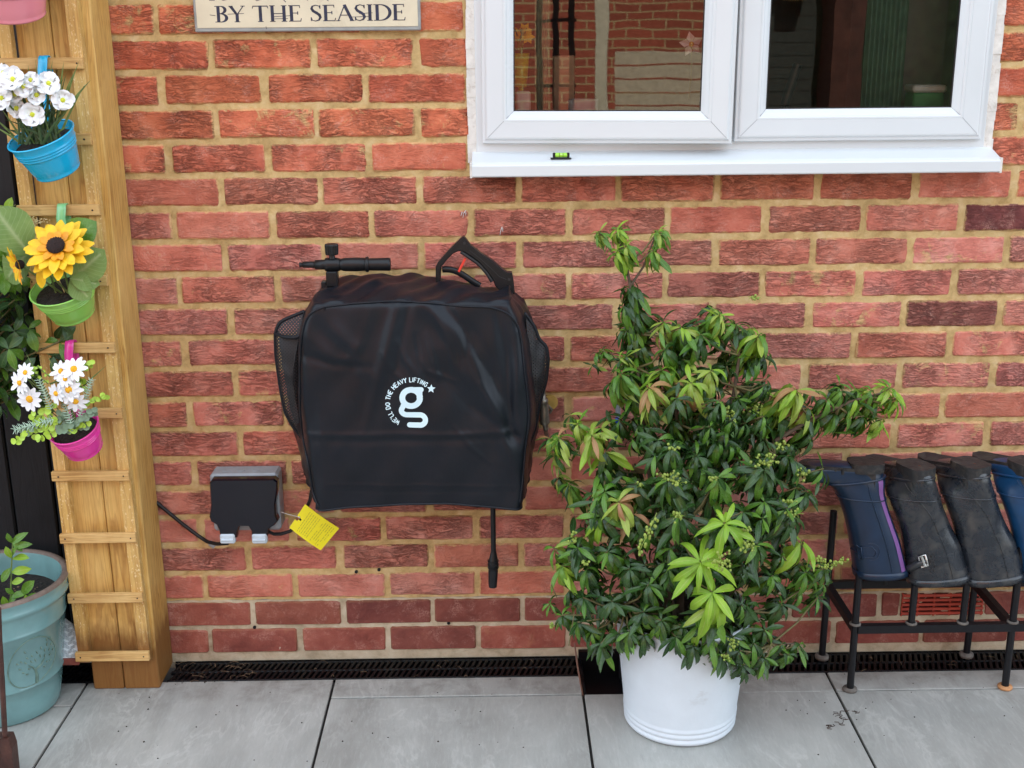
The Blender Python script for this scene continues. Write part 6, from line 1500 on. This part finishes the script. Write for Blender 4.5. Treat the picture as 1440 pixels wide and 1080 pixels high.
sprig([(100, 595), (85, 600), (95, 605)], 'greyleaf', .0075, 5); sprig([(118, 590), (130, 578), (128, 585)], 'greyleaf', .0072, 5); sprig([(45, 600), (38, 608), (30, 605)], 'greyleaf', .006, 3); sprig([(70, 530), (52, 515), (46, 522), (68, 540)], 'limeleaf', .0035, 9); sprig([(85, 580), (92, 588), (80, 594)], 'greyleaf', .0075, 4)
def feather(a, b, n, wl):
    A_, B_ = at(*a, YB-.055), at(*b, YB-.055); mb = MB(); mb.tube([A_, B_], .001, 5)
    for k in range(n):
        p = A_.lerp(B_, k/(n-1)); t_ = (B_-A_).normalized()
        for aa in range(5):
            v_ = Matrix.Rotation(aa*1.2566+k*.6, 3, t_) @ t_.orthogonal(); mb.tube([p, p+(v_*.8+t_*.5)*wl], [.0012, .0005], 4, cap=False)
    mb.build('feather_spray', MT['feather'], dz_)
feather((75, 590), (22, 604), 16, .010); feather((112, 585), (128, 535), 15, .008); feather((72, 575), (55, 535), 12, .008); feather((100, 595), (92, 570), 8, .009)
for (a, b) in (((90, 560), (67, 497)), ((60, 550), (12, 512)), ((70, 560), (36, 495)), ((110, 550), (151, 513)), ((75, 580), (40, 535)), ((110, 600), (100, 570)), ((70, 540), (120, 522))): 
    mb = MB(); blade(mb, at(*a, YB-.04), at(*b, YB-.05), .002, .002); mb.build('grass_blade', MT['blade'], dz_)

# ---- bay tree in the teal pot
TC = V((-1.178, -.185, 0)); 
tpot = empty('teal_pot', TC, 'large teal glazed ceramic pot with an embossed tree, bottom left', 'plant pot')
zr_ = at(90, 812, TC.y).z; RR = at(91, 812, TC.y).x-TC.x; RBt = .118
def tr_(z): return RBt+(RR*.955-RBt)*min(1, z/(zr_-.03))
pr = [(.001, .001), (RBt-.004, .001), (RBt, .006)]
for z in (.03, .06): pr.append((tr_(z), z))
for z0 in (.085, .225):
    for k in range(5): pr.append((tr_(z0+.003*k)+.003*math.sin(PI*k/4), z0+.003*k))
    pr.append((tr_(z0+.04), z0+.04))
pr += [(tr_(zr_-.05), zr_-.05), (RR*.955, zr_-.042), (RR*.985, zr_-.037), (RR*.985, zr_-.030), (RR*.97, zr_-.026), (RR*.985, zr_-.015), (RR, zr_-.006)]
mb = MB(); mb.lathe(pr, Matrix.Translation(TC), 72); mb.lathe([(RR-.016, zr_-.004), (RR-.020, zr_-.02), (RR-.030, zr_-.08)], Matrix.Translation(TC), 72); mb.build('glazed_body', MT['teal'], tpot)
mb = MB(); mb.lathe([(RR, zr_-.006), (RR-.001, zr_-.001), (RR-.006, zr_+.002), (RR-.012, zr_+.001), (RR-.016, zr_-.004)], Matrix.Translation(TC), 72); mb.build('worn_rim', MT['terra'], tpot)
mb = MB(); mb.lathe([(.001, zr_-.052), (.06, zr_-.050), (RR-.026, zr_-.055)], Matrix.Translation(TC), 30); mb.build('soil', MT['soil'], tpot)
def onpot(px, py, lift=.0):       # point of the pot's wall under a photographed point
    d = (at(px, py, -.3)-CAM).normalized(); t_ = 1.5
    while t_ < 4:
        p = CAM+d*t_
        if 0 < p.z < zr_ and math.hypot(p.x-TC.x, p.y-TC.y) < tr_(p.z)+lift: return p
        t_ += .001
    return at(px, py, -.3)
mb = MB(); el = []
for k in range(36):
    a = 2*PI*k/36; u, v = 36*math.cos(a), 31*math.sin(a); el.append(onpot(44.5+u*.93-v*.0, 931+v*1.06-u*.42, .0005))
mb.tube(el, .0016, 6, closed=True); mb.tube([onpot(x, y, .001) for x, y in ((52, 959), (52, 948), (50, 941), (58, 934), (63, 925))], [.004, .0034, .003, .002, .0012], 8); mb.tube([onpot(x, y, .001) for x, y in ((51, 943), (46, 938), (40, 936))], [.0028, .002, .0012], 6)
for (x, y, a) in ((25, 934, .5), (28, 941, .4), (33, 946, .2), (38, 948, 0), (30, 931, .7), (36, 932, .9), (41, 940, .2), (38, 925, .6), (45, 922, 1.0), (44, 930, .8), (50, 928, 1.3), (52, 917, 1.2), (57, 922, 1.5), (58, 911, 1.5), (63, 914, 1.7), (66, 906, 1.8), (63, 922, 1.9), (69, 913, 2.1), (72, 905, 2.0), (70, 920, 2.3), (74, 913, 2.2), (66, 930, 2.6), (62, 937, 2.8), (70, 928, 2.6), (60, 930, 2), (35, 917, .9), (66, 899, 1.7), (71, 898, 1.9)):
    p = onpot(x, y, .001); mb.tube([p+V((math.cos(a)*-.0045, 0, math.sin(a)*.0045)), p+V((0, -.0012, 0)), p+V((math.cos(a)*.0045, 0, -math.sin(a)*.0045))], [.0006, .0022, .0006], 6)
mb.build('tree_emblem', MT['emb'], tpot)

bay = empty('bay_tree', TC, 'leafy bay standard with a pale stem growing in the teal pot', 'tree')
mb = MB(); mb.tube([(TC.x+.004, TC.y-.01, zr_-.06), (TC.x-.002, TC.y, .5), (TC.x-.004, TC.y+.01, .75), (TC.x, TC.y+.02, .95)], [.011, .010, .009, .007], 12); mb.build('trunk', MT['palebark'], bay)
LV2 = Leaves(); q = random.Random(77); br = MB()
for i in range(150):
    a = q.uniform(0, 2*PI); z = q.uniform(.74, 1.17); rr = (.16+.03*math.sin(i))*math.sqrt(q.uniform(.1, 1))*(1-abs(z-.95)*1.1)
    c = V((TC.x+.01+rr*math.cos(a)*1.0, TC.y+.05+rr*.85*math.sin(a), z))
    if c.y > -.02: continue
    if c.x > -1.03 and c.y < -.12: c.x = -1.04
    t0 = V((TC.x, TC.y+.02, max(.72, z-.1))); br.tube([t0, c], [.003, .0015], 5, cap=False)
    rosette(LV2, c, V((c.x-TC.x, c.y-TC.y-.1, .25)), q.choice((4, 5, 6)), q.uniform(.038, .062), ['lf_bay', 'lf_bay', 'lf_mid', 'lf_dark'] if z < 1.05 else ['lf_mid', 'lf_bay', 'lf_lime', 'lf_mid'], .3, shapes=(10, 11, 12), q=q)
for (px, py, Y, m_) in ((8, 330, -.22, ['lf_mid']), (5, 380, -.22, ['lf_mid', 'lf_lime']), (20, 390, -.2, ['lf_mid']), (12, 490, -.22, ['lf_mid', 'lf_bay']), (40, 462, -.17, ['lf_mid']), (20, 465, -.2, ['lf_bay']), (84, 480, -.165, ['lf_bay', 'lf_mid']), (88, 455, -.158, ['lf_bay']), (75, 500, -.165, ['lf_bay']), (6, 300, -.2, ['lf_mid', 'lf_lime']), (30, 520, -.2, ['lf_bay', 'lf_dark'])):
    rosette(LV2, at(px, py, Y), V((.3, -.8, .4)), 5, .055, m_, .3, shapes=(10, 11, 12), q=q)
br.tube([V((TC.x, TC.y+.02, .8)), at(40, 500, -.168), at(84, 480, -.165)], .0022, 5); br.build('branches', MT['stem'], bay); LV2.build(bay, 290)
for (px, py) in ((2, 575), (12, 570), (8, 580)): 
    LVx = None
# seedling in the teal pot
sd_ = empty('seedling', at(22, 840, -.22), 'small green leafy seedling in the teal pot', 'seedling')
LV3 = Leaves(); Ys = -.235; mb = MB(); mb.tube([at(15, 842, Ys), at(16, 800, Ys), at(17, 780, Ys), at(18, 757, Ys)], [.002, .0018, .0015, .001], 6); mb.build('stem', MT['blade'], sd_)
for (a, b) in (((17, 765), (32, 750)), ((17, 764), (10, 751)), ((18, 768), (40, 765)), ((18, 760), (30, 776)), ((16, 785), (8, 770)), ((17, 783), (22, 770)), ((17, 786), (38, 782)), ((16, 805), (40, 800)), ((15, 798), (2, 818)), ((16, 820), (32, 815)), ((15, 840), (34, 832)), ((30, 835), (46, 818)), ((12, 850), (20, 838)), ((38, 850), (48, 835)), ((16, 855), (24, 848)), ((40, 852), (36, 838)), ((10, 855), (4, 840)), ((26, 858), (30, 848)), ((20, 835), (8, 828))):
    pa, pb = at(*a, Ys), at(*b, Ys-.01); LV3.add(q.choice((10, 11, 12)), q.choice(('lf_mid', 'lf_mid', 'lf_lime')), frame_mtx(pa, pb-pa, V((0, -.7, .7)), (pb-pa).length*1.05, q.uniform(-.4, .4)))
LV3.build(sd_, 60)
mb = MB()
for k in range(40): mb.sphere(V((TC.x+q.uniform(-.05, .11), TC.y+q.uniform(-.09, .06), zr_-.049)), q.uniform(.001, .0035), 6, 4, (1, 1, .6))
mb.build('bark_chips', simple('bark_chip', (.16, .10, .06), .9, .5), tpot, kind='stuff')

# ---- tread plate leaning behind the teal pot
tpx = empty('tread_plate', at(92, 890, -.07), 'bright chequered metal tread plate beside the foot of the post', 'metal plate')
P_ = [at(70, 875, -.12), at(88, 868, -.12), at(101, 878, -.12), at(108, 895, -.13), at(110, 925, -.15), at(60, 926, -.15)]
mb = MB(); mb.add(P_, [tuple(range(6))[::-1]]); mb.add([p+V((0, .004, 0)) for p in P_], [tuple(range(6))]); n = 6; mb.add(P_+[p+V((0, .004, 0)) for p in P_], [(i, (i+1) % 6, (i+1) % 6+6, i+6) for i in range(6)]); mb.build('plate', MT['plate'], tpx)
mb = MB()
for j in range(9):
    for i in range(6):
        x, y = 74+i*7+(j % 2)*3, 874+j*6
        if x > 106 or y > 923 or (y < 880 and x > 100): continue
        Yp = -.12-(y-870)/55*.03-.0015; sg2 = 1 if (i+j) % 2 else -1
        for o_ in (-1.6, 0, 1.6): mb.tube([at(x-3, y-1.5*sg2+o_, Yp), at(x+3, y+1.5*sg2+o_, Yp)], .0006, 4)
mb.build('raised_bars', simple('worn_bar', (.30, .33, .36), .4), tpx)
mb = MB(); a, b = at(55, 926, -.152), at(112, 935, -.152); mb.box((a.x, -.155, b.z), (b.x, -.01, a.z-.001), .002); mb.build('clay_edge', MT['redclay'], tpx)

# ---- rusty brown garden bench end at the bottom left corner
rb = empty('brown_metal_frame', fl(5, 1080), 'rusty brown metal furniture arm in the bottom left corner', 'furniture')
mb = MB(); Yr = -.50; mb.tube([at(x, y, Yr) for x, y in ((-1, 855), (0, 900), (3, 960), (7, 1035))], [.004, .005, .006, .006], 8); mb.build('upright', MT['rust'], rb)
mb = MB(); mb.prism(poly([(-30, 1036), (14, 1036), (19, 1050), (26, 1120), (8, 1120), (4, 1052), (-30, 1052)], Yr), Yr-.01, Yr+.02); mb.build('bracket', MT['rust'], rb)
mb = MB(); mb.box((at(-40, 1070, Yr).x, Yr+.0, 0), (at(9, 1070, Yr).x, Yr+.02, at(5, 1052, Yr).z)); mb.build('panel', MT['rust'], rb)
